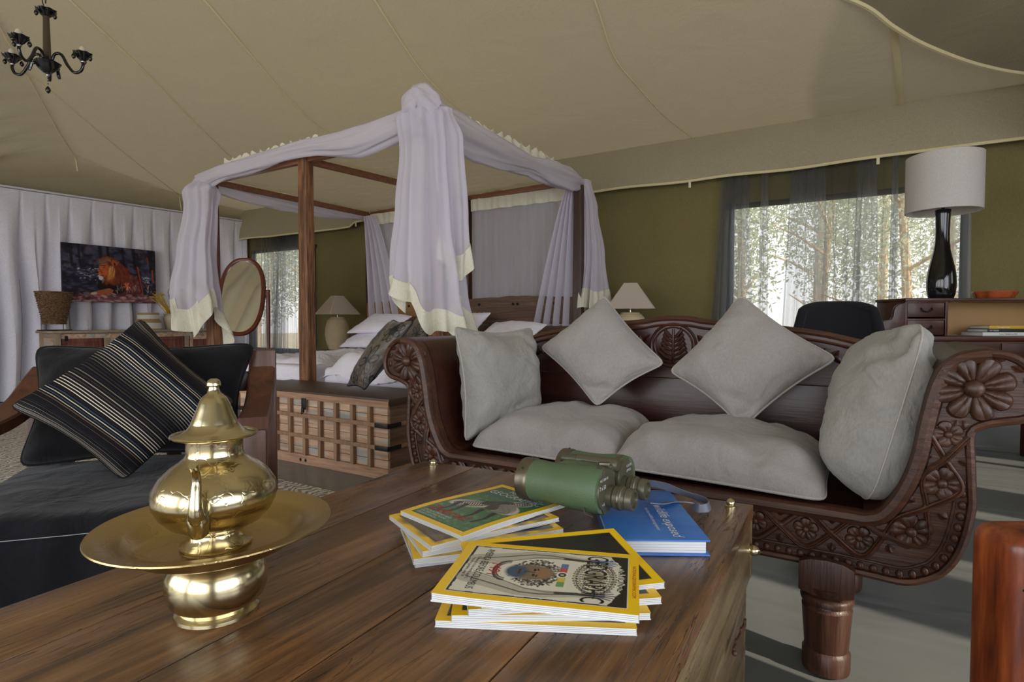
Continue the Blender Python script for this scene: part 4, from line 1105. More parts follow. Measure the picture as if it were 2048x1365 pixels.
# net panels hanging at the head of both beds
def npanel(x0, x1, y, z0, z1, n, amp, seed, skew=0):
    def fn(u, v):
        x = lerp(x0, x1, u) + skew * (1 - v) * (1 - u); return Vector((x, y + amp * math.sin(u * n + 2 * math.sin(u * 5 + seed)) * (.5 + .5 * (1 - v)) + amp * .4 * math.sin(u * n * 2.3 + seed), lerp(z0, z1, v)))
    return MB().grid(fn, 160, 8)
for (x0, x1, y, sd) in ((-5.0, -3.6, 4.955, 1), (-3.5, -2.3, 4.875, 2)):
    add('net_panel', npanel(x0, x1, y, .5, 2.17, 40, .014, sd), M['net_thin'], net, world=True, ang=180)
    add('net_panel', npanel(x0 + .02, x1, y + .03, .5, 2.17, 30, .014, sd + 5), M['net_thin'], net, world=True, ang=180)
    add('net_band', npanel(x0, x1, y - .018, 2.06, 2.185, 40, .010, sd), M['net_hem'], net, world=True, ang=180)
def gathered(x0a, x1a, x0b, x1b, y, seed):
    def fn(u, v):
        s_ = (1 - v) ** .8; x = lerp(lerp(x0a, x1a, u), lerp(x0b, x1b, u), s_); return Vector((x, y + .035 * math.sin(u * 26 + seed), lerp(2.15, .9, 1 - v) if 0 else lerp(.9, 2.15, v)))
    return MB().grid(fn, 90, 12)
add('net_drape', gathered(-5.0, -4.86, -4.98, -4.45, 4.86, 1), M['net'], net, world=True, ang=180)
add('net_drape', gathered(-2.36, -2.29, -2.72, -2.30, 4.78, 3), M['net'], net, world=True, ang=180)
bow = MB()
for (dx, dz) in ((-.10, -.02), (-.07, -.055), (.01, -.06), (-.02, .02)): bow.tube([(-2.30, 4.70, 2.20), (-2.30 + dx * .6, 4.68, 2.20 + dz * .3 + .02), (-2.30 + dx, 4.67, 2.20 + dz)], .007, 6, flat=.5)
for y in (3.75, 4.25): bow.tube([(-2.34, y, 2.16), (-2.345, y, 2.12), (-2.35, y + .01, 2.09)], .006, 6)
add('tie_tape', bow, M['ivory_tape'], net, world=True)

# ================================================================== LATTICE CHEST AT THE FOOT OF THE BED
ch = empty('lattice_chest', 'old wooden chest with lattice strips and flaked blue paint at the foot of the bed', 'chest', (-3.15, 2.755, 0))
cx0, cx1, cyf, cyb = -.725, .725, -.225, .225
# front planks, each its own board
zz = [.065, .115, .19, .25, .32, .385, .445]
for k in range(6):
    add('plank', MB().box((0, cyf + .012, (zz[k] + zz[k + 1]) / 2), (1.44, .02, zz[k + 1] - zz[k] - .003), .002), M['chest'], ch)
for z0, z1 in ((.065, .19), (.19, .32), (.32, .445)):
    for s in (-1, 1): add('end_plank', MB().box((s * .715, 0, (z0 + z1) / 2), (.02, .41, z1 - z0 - .003), .002), M['chest_end'], ch)
add('back_panel', MB().box((0, cyb - .012, .255), (1.44, .02, .38), .002), M['chest_wood'], ch)
add('base_board', MB().box((0, cyf + .005, .0325), (1.47, .035, .065), .004), M['chest_wood'], ch)
add('base_board', MB().box((0, cyb - .005, .0325), (1.47, .03, .065), .004), M['chest_wood'], ch)
for s in (-1, 1): add('base_board', MB().box((s * .72, 0, .0325), (.03, .40, .065), .004), M['chest_wood'], ch)
add('lid', MB().box((0, 0, .466), (1.49, .475, .040), .006), M['chest_lid'], ch)
add('lid_edge', MB().box((0, cyf - .012, .452), (1.485, .012, .040), .003), M['chest_wood'], ch)
for zb_ in (.325, .190):
    add('cross_strip', MB().box((0, cyf - .014, zb_), (1.47, .012, .026), .003), M['chest_strip'], ch)
    for s in (-1, 1): add('cross_strip', MB().box((s * .733, 0, zb_), (.012, .44, .026), .003), M['chest_strip'], ch)
    for s in (-1, 1):
        st = MB().box((s * .69, cyf - .022, zb_), (.106, .004, .028), .001); st.box((s * .741, cyf + .035, zb_), (.004, .12, .028), .001)
        add('corner_strap', st, M['iron'], ch)
xs = [k * .1475 for k in range(-4, 5)]
for r, (z0, z1) in enumerate(((.065, .177), (.203, .312), (.338, .432))):
    for x in xs:
        if r == 2 and x == 0: continue
        add('lattice_strip', MB().box((x, cyf - .012, (z0 + z1) / 2), (.027, .026, z1 - z0), .003), M['chest_strip'], ch)
hp = MB().box((0, cyf - .024, .405), (.036, .008, .075), .002); hp.box((0, cyf - .03, .365), (.02, .012, .03), .002); hp.tube([(-.01, cyf - .034, .35), (0, cyf - .04, .34), (.01, cyf - .034, .35), (.0, cyf - .03, .36)], .003, 6, closed=True)
add('hasp', hp, M['iron'], ch)
hol = MB(); 
for x in (-.05, .0): hol.tube([(x, cyf - .014, .03), (x, cyf - .009, .03)], .011, 12)
add('hole', hol, M['black_hole'], ch)

# ================================================================== BLACK ARMCHAIR
ac = empty('armchair', 'dark wooden armchair with black velvet seat, left of the coffee table', 'armchair', (-2.044, .880, 0), math.radians(50.8))
def armpath(s):
    if s < 0: return catmull([(-.325, .50, .76), (-.335, .43, .715), (-.35, .35, .655), (-.37, .22, .612), (-.385, .02, .597), (-.385, -.22, .595)], 6)
    return catmull([(.42, .50, .80), (.42, .43, .715), (.42, .35, .655), (.42, .22, .612), (.42, .02, .597)], 6)
for s in (-1, 1):
    P = armpath(s); vs = []; fs = []; w, h = .05, .022
    for i, p in enumerate(P):
        t = (P[min(i + 1, len(P) - 1)] - P[max(i - 1, 0)]).normalized(); nrm = Vector((1, 0, 0)).cross(t).normalized()
        if nrm.z < 0: nrm = -nrm
        for (a, b) in ((-w, -h * .8), (-w + .006, -h), (w - .006, -h), (w, -h * .8), (w, h * .7), (w - .008, h), (-w + .008, h), (-w, h * .7)): vs.append(p + Vector((a, 0, 0)) + nrm * b)
    m = len(P); fs = [(i * 8 + k, i * 8 + (k + 1) % 8, (i + 1) * 8 + (k + 1) % 8, (i + 1) * 8 + k) for i in range(m - 1) for k in range(8)] + [tuple(range(8)), tuple((m - 1) * 8 + k for k in range(7, -1, -1))]
    mb = MB(); mb._add(vs, fs); bmesh.ops.recalc_face_normals(mb.bm, faces=mb.bm.faces[:])
    add('armrest', mb, M['chair_wood'], ac, ang=35)
    add('leg', MB().box((.42 if s > 0 else -.385, .045 if s > 0 else -.18, .295), (.085, .075, .562), .008), M['chair_wood'], ac)
    add('leg', MB().box((.425 if s > 0 else -.335, .47, .422 if s > 0 else .37), (.095, .055, .816 if s > 0 else .712), .008), M['chair_wood'], ac)
add('seat_frame', MB().box((0, -.30, .135), (.80, .04, .10), .006), M['orange_wood'], ac)
for s in (-1, 1): add('seat_frame', MB().box((s * .39, .08, .135), (.04, .74, .10), .006), M['chair_wood'], ac)
add('seat_frame', MB().box((0, .46, .135), (.78, .035, .10), .006), M['chair_wood'], ac)
for x in (-.27, -.09, .09, .27): add('back_slat', MB().box((x, .485, .47), (.05, .02, .5), .004), M['chair_wood'], ac)
add('top_rail', MB().box((.045, .485, .70), (.68, .03, .08), .008), M['chair_wood'], ac)
def seatc(u, v):
    return Vector((0, 0, 0))
sb = MB(); b_ = bmesh.new(); bmesh.ops.create_cube(b_, size=1)
for v_ in b_.verts: v_.co = Vector((v_.co.x * .76, v_.co.y * .74, v_.co.z * .235))
bmesh.ops.subdivide_edges(b_, edges=b_.edges[:], cuts=23, use_grid_fill=True)
for v_ in b_.verts:
    q = Vector((v_.co.x / .38, v_.co.y / .37, v_.co.z / .1175)); q2 = Vector([math.copysign(min(abs(c), 1), c) for c in q]); e_ = Vector([max(0, abs(c) * d - (d - .03)) for c, d in zip(q2, (.38, .37, .1175))])
    if e_.length > .03: v_.co -= Vector([math.copysign(a_, q_) for a_, q_ in zip(e_ * (1 - .03 / e_.length), q2)])
for v_ in b_.verts:
    p = v_.co; q = Vector((p.x * 5, p.y * 6, p.z * 5)); 
    if p.y < -.3: p.y += .012 * noise.noise(Vector((p.x * 13, 0, p.z * 2))) - .012 * (p.z < .03) * abs(math.sin(p.x * 11))
    p.z += (.012 * noise.noise(q) + .016 * (1 - (2 * p.x / .8) ** 2)) * (p.z > 0)
    v_.co = p + Vector((0, .04, .305))
b_.verts.index_update(); sb._add([v.co for v in b_.verts], [[v.index for v in f.verts] for f in b_.faces]); b_.free()
sc_ = add('seat_cushion', sb, M['velvet_seat'], ac, ang=80)
add('seam', MB().tube([(-.37, -.334, .392), (-.2, -.340, .390), (0, -.340, .388), (.2, -.340, .390), (.37, -.334, .392)], .0012, 6), M['page_line'], sc_)
Rc = Matrix.Translation((-2.044, .880, 0)) @ Matrix.Rotation(math.radians(50.8), 4, 'Z')
def L2W(l): return [tuple(Rc @ Vector(p)) for p in l]
cushion('back_cushion', L2W([(-.38, .30, .425), (.37, .30, .435), (.43, .42, .875), (-.36, .42, .875)]), .20, [M['velvet'], M['velvet']], 'black velvet back cushion with rounded corners behind the striped one', 'cushions on the black armchair', M['velvet'], pr=.007, n=36, seed=41, wr=.012, pinch=.085, a=2.8, rnd=.12)
mb, seam_ = pillow(L2W([(-.318, .145, .673), (.035, .02, .428), (.365, .145, .657), (.025, .325, .968)]), .17, n=44, seed=43, wr=.008, pinch=.06,
    dents=[(.97, .06, .05, .03, 2, .8)])
so = solo('striped_cushion', mb, [M['stripe'], M['stripe']], 'black cushion with cream and blue stripes standing on its corner in the armchair', 'cushion', 'cushions on the black armchair', ang=80)
add('piping', MB().tube(seam_, .0025, 6, closed=True), M['stripe'], so, world=True)

# ================================================================== COFFEE TABLE
TZ = .56
ct = empty('coffee_table', 'low box coffee table of old dark planks with brass bosses in the foreground', 'table', (-.60, .70, 0))
TC = [(-1.05, 1.24), (-.206, 1.307), (-.165, .10), (-.985, .04)]
TL = [(x + .60, y - .70) for x, y in TC]
cuts = [0, .19, .40, .575, .80, 1]
def tp(u, v): return tuple(lerp(lerp(TL[3][k], TL[2][k], u), lerp(TL[0][k], TL[1][k], u), v) for k in (0, 1))
for a, b in zip(cuts[:-1], cuts[1:]):
    g = .0012 / .84
    q = [tp(a + g * (a > 0), 0), tp(b - g * (b < 1), 0), tp(b - g * (b < 1), 1), tp(a + g * (a > 0), 1)]
    add('plank', MB().prism(q, TZ - .028, TZ, 'xy', bev=.0022), M['table_top'], ct)
def sidebd(p, q, z0, z1, th, mat, name='side_board'):
    p, q = Vector((*p, 0)), Vector((*q, 0)); d = q - p; c = (p + q) / 2; n = Vector((d.y, -d.x, 0)).normalized()
    c = c - n * th / 2; mb = MB().box((c.x, c.y, (z0 + z1) / 2), (d.length, th, z1 - z0), .003, rz=math.atan2(d.y, d.x)); return add(name, mb, mat, ct)
def ins(k, d):
    c = (sum(p[0] for p in TL) / 4, sum(p[1] for p in TL) / 4); p = TL[k]
    return (p[0] - math.copysign(d, p[0] - c[0]), p[1] - math.copysign(d, p[1] - c[1]))
for (a, b) in ((2, 1), (1, 0), (0, 3), (3, 2)):
    sidebd(ins(a, .001), ins(b, .001), .41, TZ - .029, .022, M['table_side'], 'lid_side')
    sidebd(ins(a, .010), ins(b, .010), .02, .408, .02, M['table_side'], 'side_board')
for k in range(4):
    p = ins(k, .04); add('foot', MB().box((p[0], p[1], .012), (.06, .06, .024), .003), M['table_side'], ct)
def boss():
    return MB().lathe([(.0125, 0), (.0125, .0015), (.0088, .003), (.0095, .006), (.0085, .010), (.006, .0135), (.0022, .016), (0, .017)], seg=20)
bm_ = boss().mesh('brass_boss'); bm_.materials.append(M['brass'])
for (x, y) in ((-1.0, 1.215), (-.245, 1.272), (-.95, .10), (-.20, .16)):
    o = add('brass_boss', bm_, M['brass'], ct); o.location = (x + .6, y - .7, TZ)
for y in (1.262, .30):
    xx = lerp(-.165, -.206, (y - .1) / 1.207) + .6
    o = add('brass_boss', bm_, M['brass'], ct); o.location = (xx - .001, y - .7, .478); o.rotation_euler = (0, PI / 2, 0); o.scale = (1.15, 1.15, 1.3)
ir = MB(); xx = lerp(-.165, -.206, (1.0 - .1) / 1.207) + .6
ir.box((xx + .002, .40, .375), (.005, .11, .012), .002)
for y in (.365, .41, .445): ir.box((xx + .003, y, .384), (.005, .010, .008), .001)
ir.ball((xx + .004, .345, .373), .005)
add('hasp', ir, M['rust'], ct)

# ------------------------------------------------------------------ brass stand, tray and pot
bx, by = -.738, .445
solo('brass_stand', MB().lathe([(.049, 0), (.052, .003), (.0515, .007), (.047, .011), (.050, .015), (.058, .024), (.0622, .036), (.0630, .048), (.061, .060), (.0555, .070), (.0525, .074), (.054, .079), (.0575, .083), (.058, .0855), (.055, .0875), (.05, .088)], (bx, by, TZ), 64),
     M['brass'], 'round squat brass stand carrying the brass tray', 'stand', 'brass tea set on the table')
tz = TZ + .0882
tray = MB().lathe([(.001, .001), (.06, .001), (.090, .002), (.098, .006), (.108, .019), (.115, .0245), (.138, .0300), (.1445, .0312), (.146, .0328), (.1452, .0345), (.138, .0332), (.114, .0275), (.106, .0220), (.096, .0090), (.089, .0050), (.06, .0042), (.001, .0042)], (bx, by, tz), 96, cap=False)
solo('brass_tray', tray, M['brass_tray'], 'wide round engraved brass tray under the brass teapot', 'tray', 'brass tea set on the table')
pz = tz + .0045
pot = empty('brass_teapot', 'shiny engraved brass teapot with tall pointed lid standing on the tray', 'teapot', (bx, by, pz), 0, 'brass tea set on the table')
add('body', MB().lathe([(.0435, 0), (.044, .003), (.040, .006), (.034, .013), (.032, .019), (.040, .024), (.057, .033), (.068, .045), (.0745, .058), (.0765, .068), (.0745, .080), (.066, .094), (.054, .105), (.044, .112), (.0365, .118), (.0345, .124), (.0345, .140), (.037, .145)], seg=72), M['brass_body'], pot)
zl = lambda z: .142 + (z - .142) * .83
lid = add('lid', MB().lathe([(r_, zl(z_)) for r_, z_ in [(.034, .142), (.050, .145), (.0518, .1475), (.0495, .149), (.040, .152), (.033, .158), (.029, .165), (.0285, .167), (.0255, .176), (.0215, .188), (.0185, .198), (.0155, .206), (.0135, .2085), (.0125, .2095), (.0082, .214), (.0062, .222), (.0065, .2255)]], seg=56), M['brass'], pot)
add('finial', MB().lathe([(r_, zl(z_)) for r_, z_ in [(.0065, .225), (.0088, .2262), (.0085, .230), (.0068, .2345), (.004, .2365), (0, .2368)]], seg=28), M['brass'], lid)
add('ring', MB().tube([(.0078 * math.cos(a), .0078 * math.sin(a), zl(.2255)) for a in [2 * PI * k / 24 for k in range(24)]], .0011, 6, closed=True), M['brass_dark'], lid)
dv = Vector((.62, -.785, 0)).normalized()           # spout points toward the viewer
dv = Vector((.80, -.60, 0)).normalized()
sp_dir = Vector((.745 - .06, -.445 - .22, 0)).normalized()
def sp(r, z): return Vector((sp_dir.x * r, sp_dir.y * r, z))
spp = catmull([sp(.066, .052), sp(.084, .056), sp(.094, .072), sp(.092, .092), sp(.088, .108), sp(.094, .122), sp(.104, .130)], 6)
rr_ = [poly_interp([(.0105,), (.0105,), (.0085,), (.0062,), (.0052,), (.0048,), (.0046,)], i / (len(spp) - 1))[0] for i in range(len(spp))]
add('spout', MB().tube(spp, rr_, 14), M['brass'], pot)
sb_ = MB(); sb_.tube([sp(.069, .034), sp(.079, .045), sp(.083, .060), sp(.076, .078), sp(.068, .086)], [.003, .012, .0135, .010, .003], 12, flat=1.2)
add('spout_mount', sb_, M['brass'], pot)
h_ = lambda r, z: Vector((-sp_dir.x * r, -sp_dir.y * r, z)) 
hp_ = catmull([h_(.068, .055), h_(.095, .062), h_(.108, .090), h_(.103, .125), h_(.085, .150), h_(.066, .158), h_(.060, .150), h_(.066, .143)], 6)
hd = add('handle', MB().tube(hp_, .0048, 12), M['brass'], pot)
add('thumb_knob', MB().ball(h_(.075, .168), .0075, seg=14), M['brass'], hd)
# a cast bead garland round the handle base
add('rim', MB().tube([(.0515 * math.cos(a), .0515 * math.sin(a), .1472) for a in [2 * PI * k / 60 for k in range(60)]], .0016, 6, closed=True), M['brass'], lid)

# ------------------------------------------------------------------ magazines
YEL = (255, 208, 10)
def cov_base(bg, inner=(30, 28, 26), w=88, h=127):
    cv = Canvas(w, h, YEL); cv.rect(.075, .055, .925, .945, inner); cv.rect(.083, .061, .917, .939, bg); return cv
def cov_1491():
    cv = Canvas(176, 254, YEL); cv.rect(.072, .052, .928, .948, (238, 234, 220)); cv.rect(.080, .057, .920, .943, (26, 24, 22))
    rg = random.Random(5); P = (226, 222, 204)
    pts = []
    for i in range(25): pts.append((.088 + .824 * i / 24, .068 + rg.uniform(0, .006)))
    for i in range(15): pts.append((.912 - rg.uniform(0, .006), .07 + .72 * i / 14))
    for i in range(30): t = i / 29; pts.append((.912 - .824 * t, .84 + .085 * math.sin(PI * t) ** .6 + rg.uniform(-.012, .012)))
    for i in range(15): pts.append((.088 + rg.uniform(0, .006), .80 - .72 * i / 14))
    cv.poly(pts, P)
    # raised arms down both sides, hands near the top
    for s, hc in ((0, (96, 128, 160)), (1, (120, 118, 130))):
        X = (lambda x: x) if s == 0 else (lambda x: 1 - x)
        cv.line([(X(.33), .12), (X(.26), .26), (X(.18), .40), (X(.165), .52), (X(.19), .66), (X(.205), .76)], [.06, .052, .046, .040, .026, .018], (150, 144, 130), .55)
        cv.line([(X(.33), .12), (X(.245), .28), (X(.165), .42), (X(.16), .52), (X(.20), .68)], .006, (50, 46, 42), .8)
        cv.line([(X(.43), .14), (X(.33), .30), (X(.225), .44), (X(.20), .55), (X(.23), .70)], .005, (60, 56, 50), .7)
        cv.line([(X(.20), .60), (X(.215), .76)], .013, (30, 28, 28), .9)
        cv.ell(X(.22), .795, .035, .045, hc)
        for f in range(5): cv.line([(X(.20 + .014 * f), .80), (X(.165 + .032 * f), .885 - .012 * abs(f - 2))], .006, hc)
        cv.line([(X(.17), .78), (X(.27), .79)], .004, (40, 36, 34))
    # hair
    for _ in range(420):
        a = rg.uniform(0, 2 * PI); r = rg.uniform(.55, 1); x, y = .5 + .235 * r * math.cos(a) * 1.0, .46 + .135 * r * math.sin(a)
        cv.line([(x, y), (x + rg.uniform(-.02, .02), y + rg.uniform(-.012, .012))], .0045, rg.choice([(24, 22, 22), (44, 40, 38), (90, 84, 78)]), .85)
    cv.ell(.5, .44, .088, .125, (128, 110, 88), soft=.2); cv.ell(.5, .36, .075, .06, (62, 84, 108), soft=.4); cv.ell(.5, .50, .06, .05, (150, 116, 84), soft=.5)
    cv.ell(.455, .455, .016, .008, (20, 18, 18)); cv.ell(.545, .455, .016, .008, (20, 18, 18)); cv.line([(.5, .46), (.49, .41), (.51, .405)], .004, (60, 46, 38)); cv.line([(.46, .375), (.54, .375)], .006, (70, 34, 30))
    cv.line([(.46, .475), (.43, .47)], .004, (20, 18, 18)); cv.line([(.54, .475), (.57, .47)], .004, (20, 18, 18))
    for r in (.12, .14, .155): cv.line([(.5 + 1.15 * r * math.cos(a), .31 + .5 * r * math.sin(a)) for a in [PI + PI * k / 14 for k in range(15)]], .0045, (40, 38, 36))
    for x, c in ((.34, (60, 100, 160)), (.42, (190, 40, 40)), (.58, (216, 188, 40)), (.66, (90, 150, 60))): cv.rect(x - .04, .585, x + .04, .625, c, .9)
    cv.ell(.5, .605, .036, .030, (236, 232, 220)); cv.ell(.5, .605, .026, .021, (40, 38, 36)); cv.ell(.5, .605, .012, .010, (180, 174, 160))
    # stone tablet with rings of glyphs at the top
    for (rx, ry, n) in ((.26, .105, 40), (.21, .083, 32), (.155, .058, 24)):
        for k in range(n):
            a = 2 * PI * k / n; x, y = .5 + rx * math.cos(a), .775 + ry * math.sin(a)
            cv.ell(x, y, .012, .010, (40, 36, 32), rg.uniform(0, 3), .3); cv.ell(x, y, .007, .0055, rg.choice([(214, 200, 150), (200, 196, 180), (170, 160, 130)]), 0, .4)
    cv.ring(.5, .775, .19, .094, .004, (40, 36, 32)); cv.ell(.5, .775, .085, .048, (150, 140, 116), soft=.3); cv.noise(.08, 1)
    return cv
def cov_zebra():
    cv = cov_base((70, 116, 74), w=150, h=216); rg = random.Random(2)
    cv.rect(.083, .70, .917, .939, (64, 112, 92)); cv.speck(260, .1, .07, .9, .7, [(96, 142, 82), (60, 104, 60), (110, 150, 96)], .008, .02, 3, .6)
    Z, K = (206, 198, 184), (40, 34, 32)
    def body(cx, cy, rx, ry, rot, n):
        cv.ell(cx, cy, rx, ry, Z, rot)
        for k in range(n):
            t = -1 + 2 * (k + .5) / n; h = ry * math.sqrt(max(0, 1 - t * t)) * .95; c, s_ = math.cos(rot), math.sin(rot)
            A = [(t * rx + .012 * math.sin(j * 1.6), lerp(-h, h, j / 4)) for j in range(5)]
            cv.line([(cx + (a * c - b * s_) * 216 / 150 * .72, cy + a * s_ + b * c) for a, b in A], .0055, K, .9)
    body(.34, .46, .17, .085, .5, 14); body(.70, .56, .16, .10, -.4, 15); body(.72, .72, .09, .06, .6, 8)
    cv.line([(.45, .56), (.56, .66), (.62, .68)], [.05, .035, .03], K, .9); cv.line([(.60, .50), (.52, .60)], [.05, .03], (70, 60, 56))
    for x in (.22, .33, .58, .76): cv.line([(x, .42), (x + .05, .30), (x + .02, .20)], [.022, .014, .010], K)
    cv.noise(.12, 4); return cv
def cov_brown(seed, c1, c2):
    cv = cov_base(c1); cv.speck(220, .1, .07, .9, .92, [c1, c2, (40, 34, 30), (150, 130, 100)], .02, .07, seed, .45, 1.6); cv.noise(.1, seed); return cv
magfn = {}
def magazine(cx, cy, z, upang, label, cv, th=.0088, parts=(), wave=0, G='yellow bordered magazines on the table', curl=0, tilt=0):
    w, h = .176, .254
    t = empty('magazine', label, 'magazine', (cx, cy, z), math.radians(upang - 90), G)
    t.rotation_euler = (0, tilt, math.radians(upang - 90))
    def bend(x, y): return wave * math.sin((y / h + .5) * PI * 1.6) * .5 + curl * max(0, (-y / h - .2)) ** 2 * max(0, x / w + .1)
    def slab(x0, x1, y0, y1, z0, z1, mi=0):
        def top(zc, fl_): return MB
        mb = MB(); n = 10
        for (zc, fp) in ((z1, False), (z0, True)): mb.grid(lambda u, v: Vector((lerp(x0, x1, u), lerp(y0, y1, v), zc + bend(lerp(x0, x1, u), lerp(y0, y1, v)) * (1 if zc > .001 else .0))), 6, n, flip=fp)
        for (fa, fp) in ((lambda u, v: (lerp(x0, x1, u), y0, v), False), (lambda u, v: (lerp(x0, x1, u), y1, v), True), (lambda u, v: (x0, lerp(y0, y1, u), v), True), (lambda u, v: (x1, lerp(y0, y1, u), v), False)):
            def f2(u, v, fa=fa):
                x, y, vv = fa(u, v); zb_ = z0 + bend(x, y) * (1 if z0 > .001 else 0); zt_ = z1 + bend(x, y); return Vector((x, y, lerp(zb_, zt_, vv)))
            mb.grid(f2, n, 1, flip=fp)
        return mb
    add('pages', slab(-w / 2 + .001, w / 2 - .001, -h / 2 + .001, h / 2 - .001, .0006, th - .0005), M['paper'], t)
    pl_ = MB()
    for k in range(1, 4):
        zz_ = th * k / 4; e = .0003
        P = [(-w / 2 + .0008, -h / 2 + .0006), (w / 2 - .0006, -h / 2 + .0006), (w / 2 - .0006, h / 2 - .0006)]
        pts = []
        for a, b in zip(P[:-1], P[1:]):
            for i in range(11): x, y = lerp(a[0], b[0], i / 10), lerp(a[1], b[1], i / 10); pts.append((x, y, zz_ + bend(x, y)))
        pl_.tube(pts, .0002, 4)
    add('page_gap', pl_, M['page_line'], t)
    add('back_cover', slab(-w / 2, w / 2, -h / 2, h / 2, .0, .0006), M['paper'], t)
    me = canvas_mesh('front_cover', cv, lambda u, v: Vector((lerp(-w / 2, w / 2, u), lerp(-h / 2, h / 2, v), th + bend(lerp(-w / 2, w / 2, u), lerp(-h / 2, h / 2, v)))))
    add('front_cover', me, M['print'], t)
    add('spine', slab(-w / 2 - .0006, -w / 2 + .0008, -h / 2, h / 2, 0, th - .0001), M['spine_yellow'], t)
    if parts:
        L_ = []
        for (tx, sz, px, py, mi, al, rot, sx) in parts:
            c, s_ = math.cos(rot), math.sin(rot)
            def fn(x, y, px=px, py=py, c=c, s_=s_, sx=sx):
                X = px + x * sx * c - y * s_; Y = py + x * sx * s_ + y * c; return Vector((X, Y, th + bend(X, Y) + .00025))
            L_.append((tx, sz, fn, mi, al, 0, 0))
        lettering(L_, [M['white_ink'], M['black_ink'], M['red_ink']], t)
    return t
M['spine_yellow'] = plain('yellow spine', srgb(*YEL), .4)
ti = lambda y=.085, mi=0: [('NATIONAL', .016, 0, y + .012, mi, 'CENTER', 0, 1), ('GEOGRAPHIC', .0235, 0, y - .010, mi, 'CENTER', 0, .82)]
c1 = cov_brown(11, (60, 70, 84), (90, 96, 104)); c2 = cov_brown(12, (86, 66, 46), (120, 96, 64)); c3 = cov_brown(13, (52, 74, 80), (70, 96, 100)); c4 = cov_base((26, 26, 28)); c5 = cov_base((40, 42, 46))
LF, RF = 'left fanned pile', 'right fanned pile'
magazine(-.590, .842, TZ + .0004, 50, 'magazine lying lowest on the table in the left fanned pile', c3, .0088, ti())
magazine(-.576, .832, TZ + .0092, 46, 'magazine with teal cover, second from the bottom of the left pile', c3, .0088, ti(), .002)
magazine(-.595, .847, TZ + .0184, 56, 'magazine with slate blue cover in the middle of the left pile', c1, .0088, ti(), .003)
magazine(-.607, .852, TZ + .0276, 65, 'magazine with brown picture cover just under the zebra one', c2, .0080, ti(), .003)
magazine(-.606, .886, TZ + .0360, 76, 'magazine with green zebra cover and red headline, top of the left pile', cov_zebra(), .0080,
         [('NATIONAL', .0185, .012, .094, 0, 'CENTER', 0, 1), ('GEOGRAPHIC', .027, 0, .070, 0, 'CENTER', 0, .82), ('Zebras!', .034, -.066, -.083, 2, 'LEFT', 0, 1),
          ('LIFE IN A STRIPED HERD', .0072, -.066, -.0915, 0, 'LEFT', 0, 1), ('ON THE OPEN PLAINS', .0072, -.066, -.0995, 0, 'LEFT', 0, 1), ('OF EAST AFRICA', .0072, -.066, -.1075, 0, 'LEFT', 0, 1)], .004)
magazine(-.392, .702, TZ + .0004, 27, 'magazine lying lowest on the table in the right fanned pile', c5, .0088)
magazine(-.386, .716, TZ + .0092, 33, 'magazine second from the bottom of the right pile', c5, .0088)
magazine(-.381, .730, TZ + .0184, 39, 'dark cover magazine in the middle of the right pile', c4, .0088)
magazine(-.384, .744, TZ + .0320, 45, 'dark cover magazine tilted toward the blue book, second from the top of the pile', c4, .0088, tilt=.07)
magazine(-.371, .679, TZ + .0400, 19.7, 'magazine with a pen drawing of a head and raised hands, top of the right pile', cov_1491(), .0095,
         [('GEOGRAPHIC', .043, .0, .056, 1, 'CENTER', 0, .52), ('NATIONAL', .013, 0, .100, 1, 'CENTER', 0, 1), ('1491', .024, -.0, -.074, 2, 'CENTER', 0, .9), ('AMERICA BEFORE COLUMBUS', .0155, 0, -.0905, 1, 'CENTER', 0, .62),
          ('Traces of a lost world, page 2', .0062, .0, -.099, 1, 'CENTER', 0, 1), ('The first gardens, page 30', .0062, .0, -.1055, 1, 'CENTER', 0, 1), ('NATIONALGEOGRAPHIC.COM', .0068, 0, .1187, 2, 'CENTER', 0, 1), ('OCT.', .0052, -.055, .088, 1, 'CENTER', 0, 1)], 0, curl=.03)

# blue hardback
bkk = empty('blue_book', 'blue hardback photo book lying under the binoculars', 'book', (-.362, 1.060, TZ + .0004), math.radians(-60))
bw, bh, bt = .285, .165, .027
add('page_block', MB().box((-.002, 0, bt / 2), (bw - .010, bh - .010, bt - .006), .0008), M['paper'], bkk)
gp = MB()
for k in range(1, 5): gp.tube([(-bw / 2 + .01, -bh / 2 + .0048, .003 + .0045 * k), (bw / 2 - .0068, -bh / 2 + .0048, .003 + .0045 * k), (bw / 2 - .0068, bh / 2 - .005, .003 + .0045 * k)], .0002, 4)
add('page_gap', gp, M['page_line'], bkk)
def mk_blue():
    t = NT('blue printed cloth'); n = t.noise(t.coords(), 9, 4)
    t.base(t.ramp(n, [(.35, srgb(44, 98, 176)), (.7, srgb(72, 128, 204))])); t.set(Roughness=.35); return t.m
M['blue'] = mk_blue()
add('cover', MB().box((0, 0, .0014), (bw, bh, .0028), .001), M['blue'], bkk)
add('cover', MB().box((0, 0, bt - .0014), (bw, bh, .0028), .001), M['blue'], bkk)
add('spine', MB().box((-bw / 2 + .001, 0, bt / 2), (.003, bh, bt), .001), M['blue'], bkk)
lettering([('wildlife exposed', .026, lambda x, y: Vector((.128 + x, .026 + y, bt + .0003)), 0, 'RIGHT', .25, 0), ('the best wildlife photographers', .0095, lambda x, y: Vector((.098 + x, .006 + y, bt + .0003)), 0, 'RIGHT', 0, 0)], [M['white_ink']], bkk)

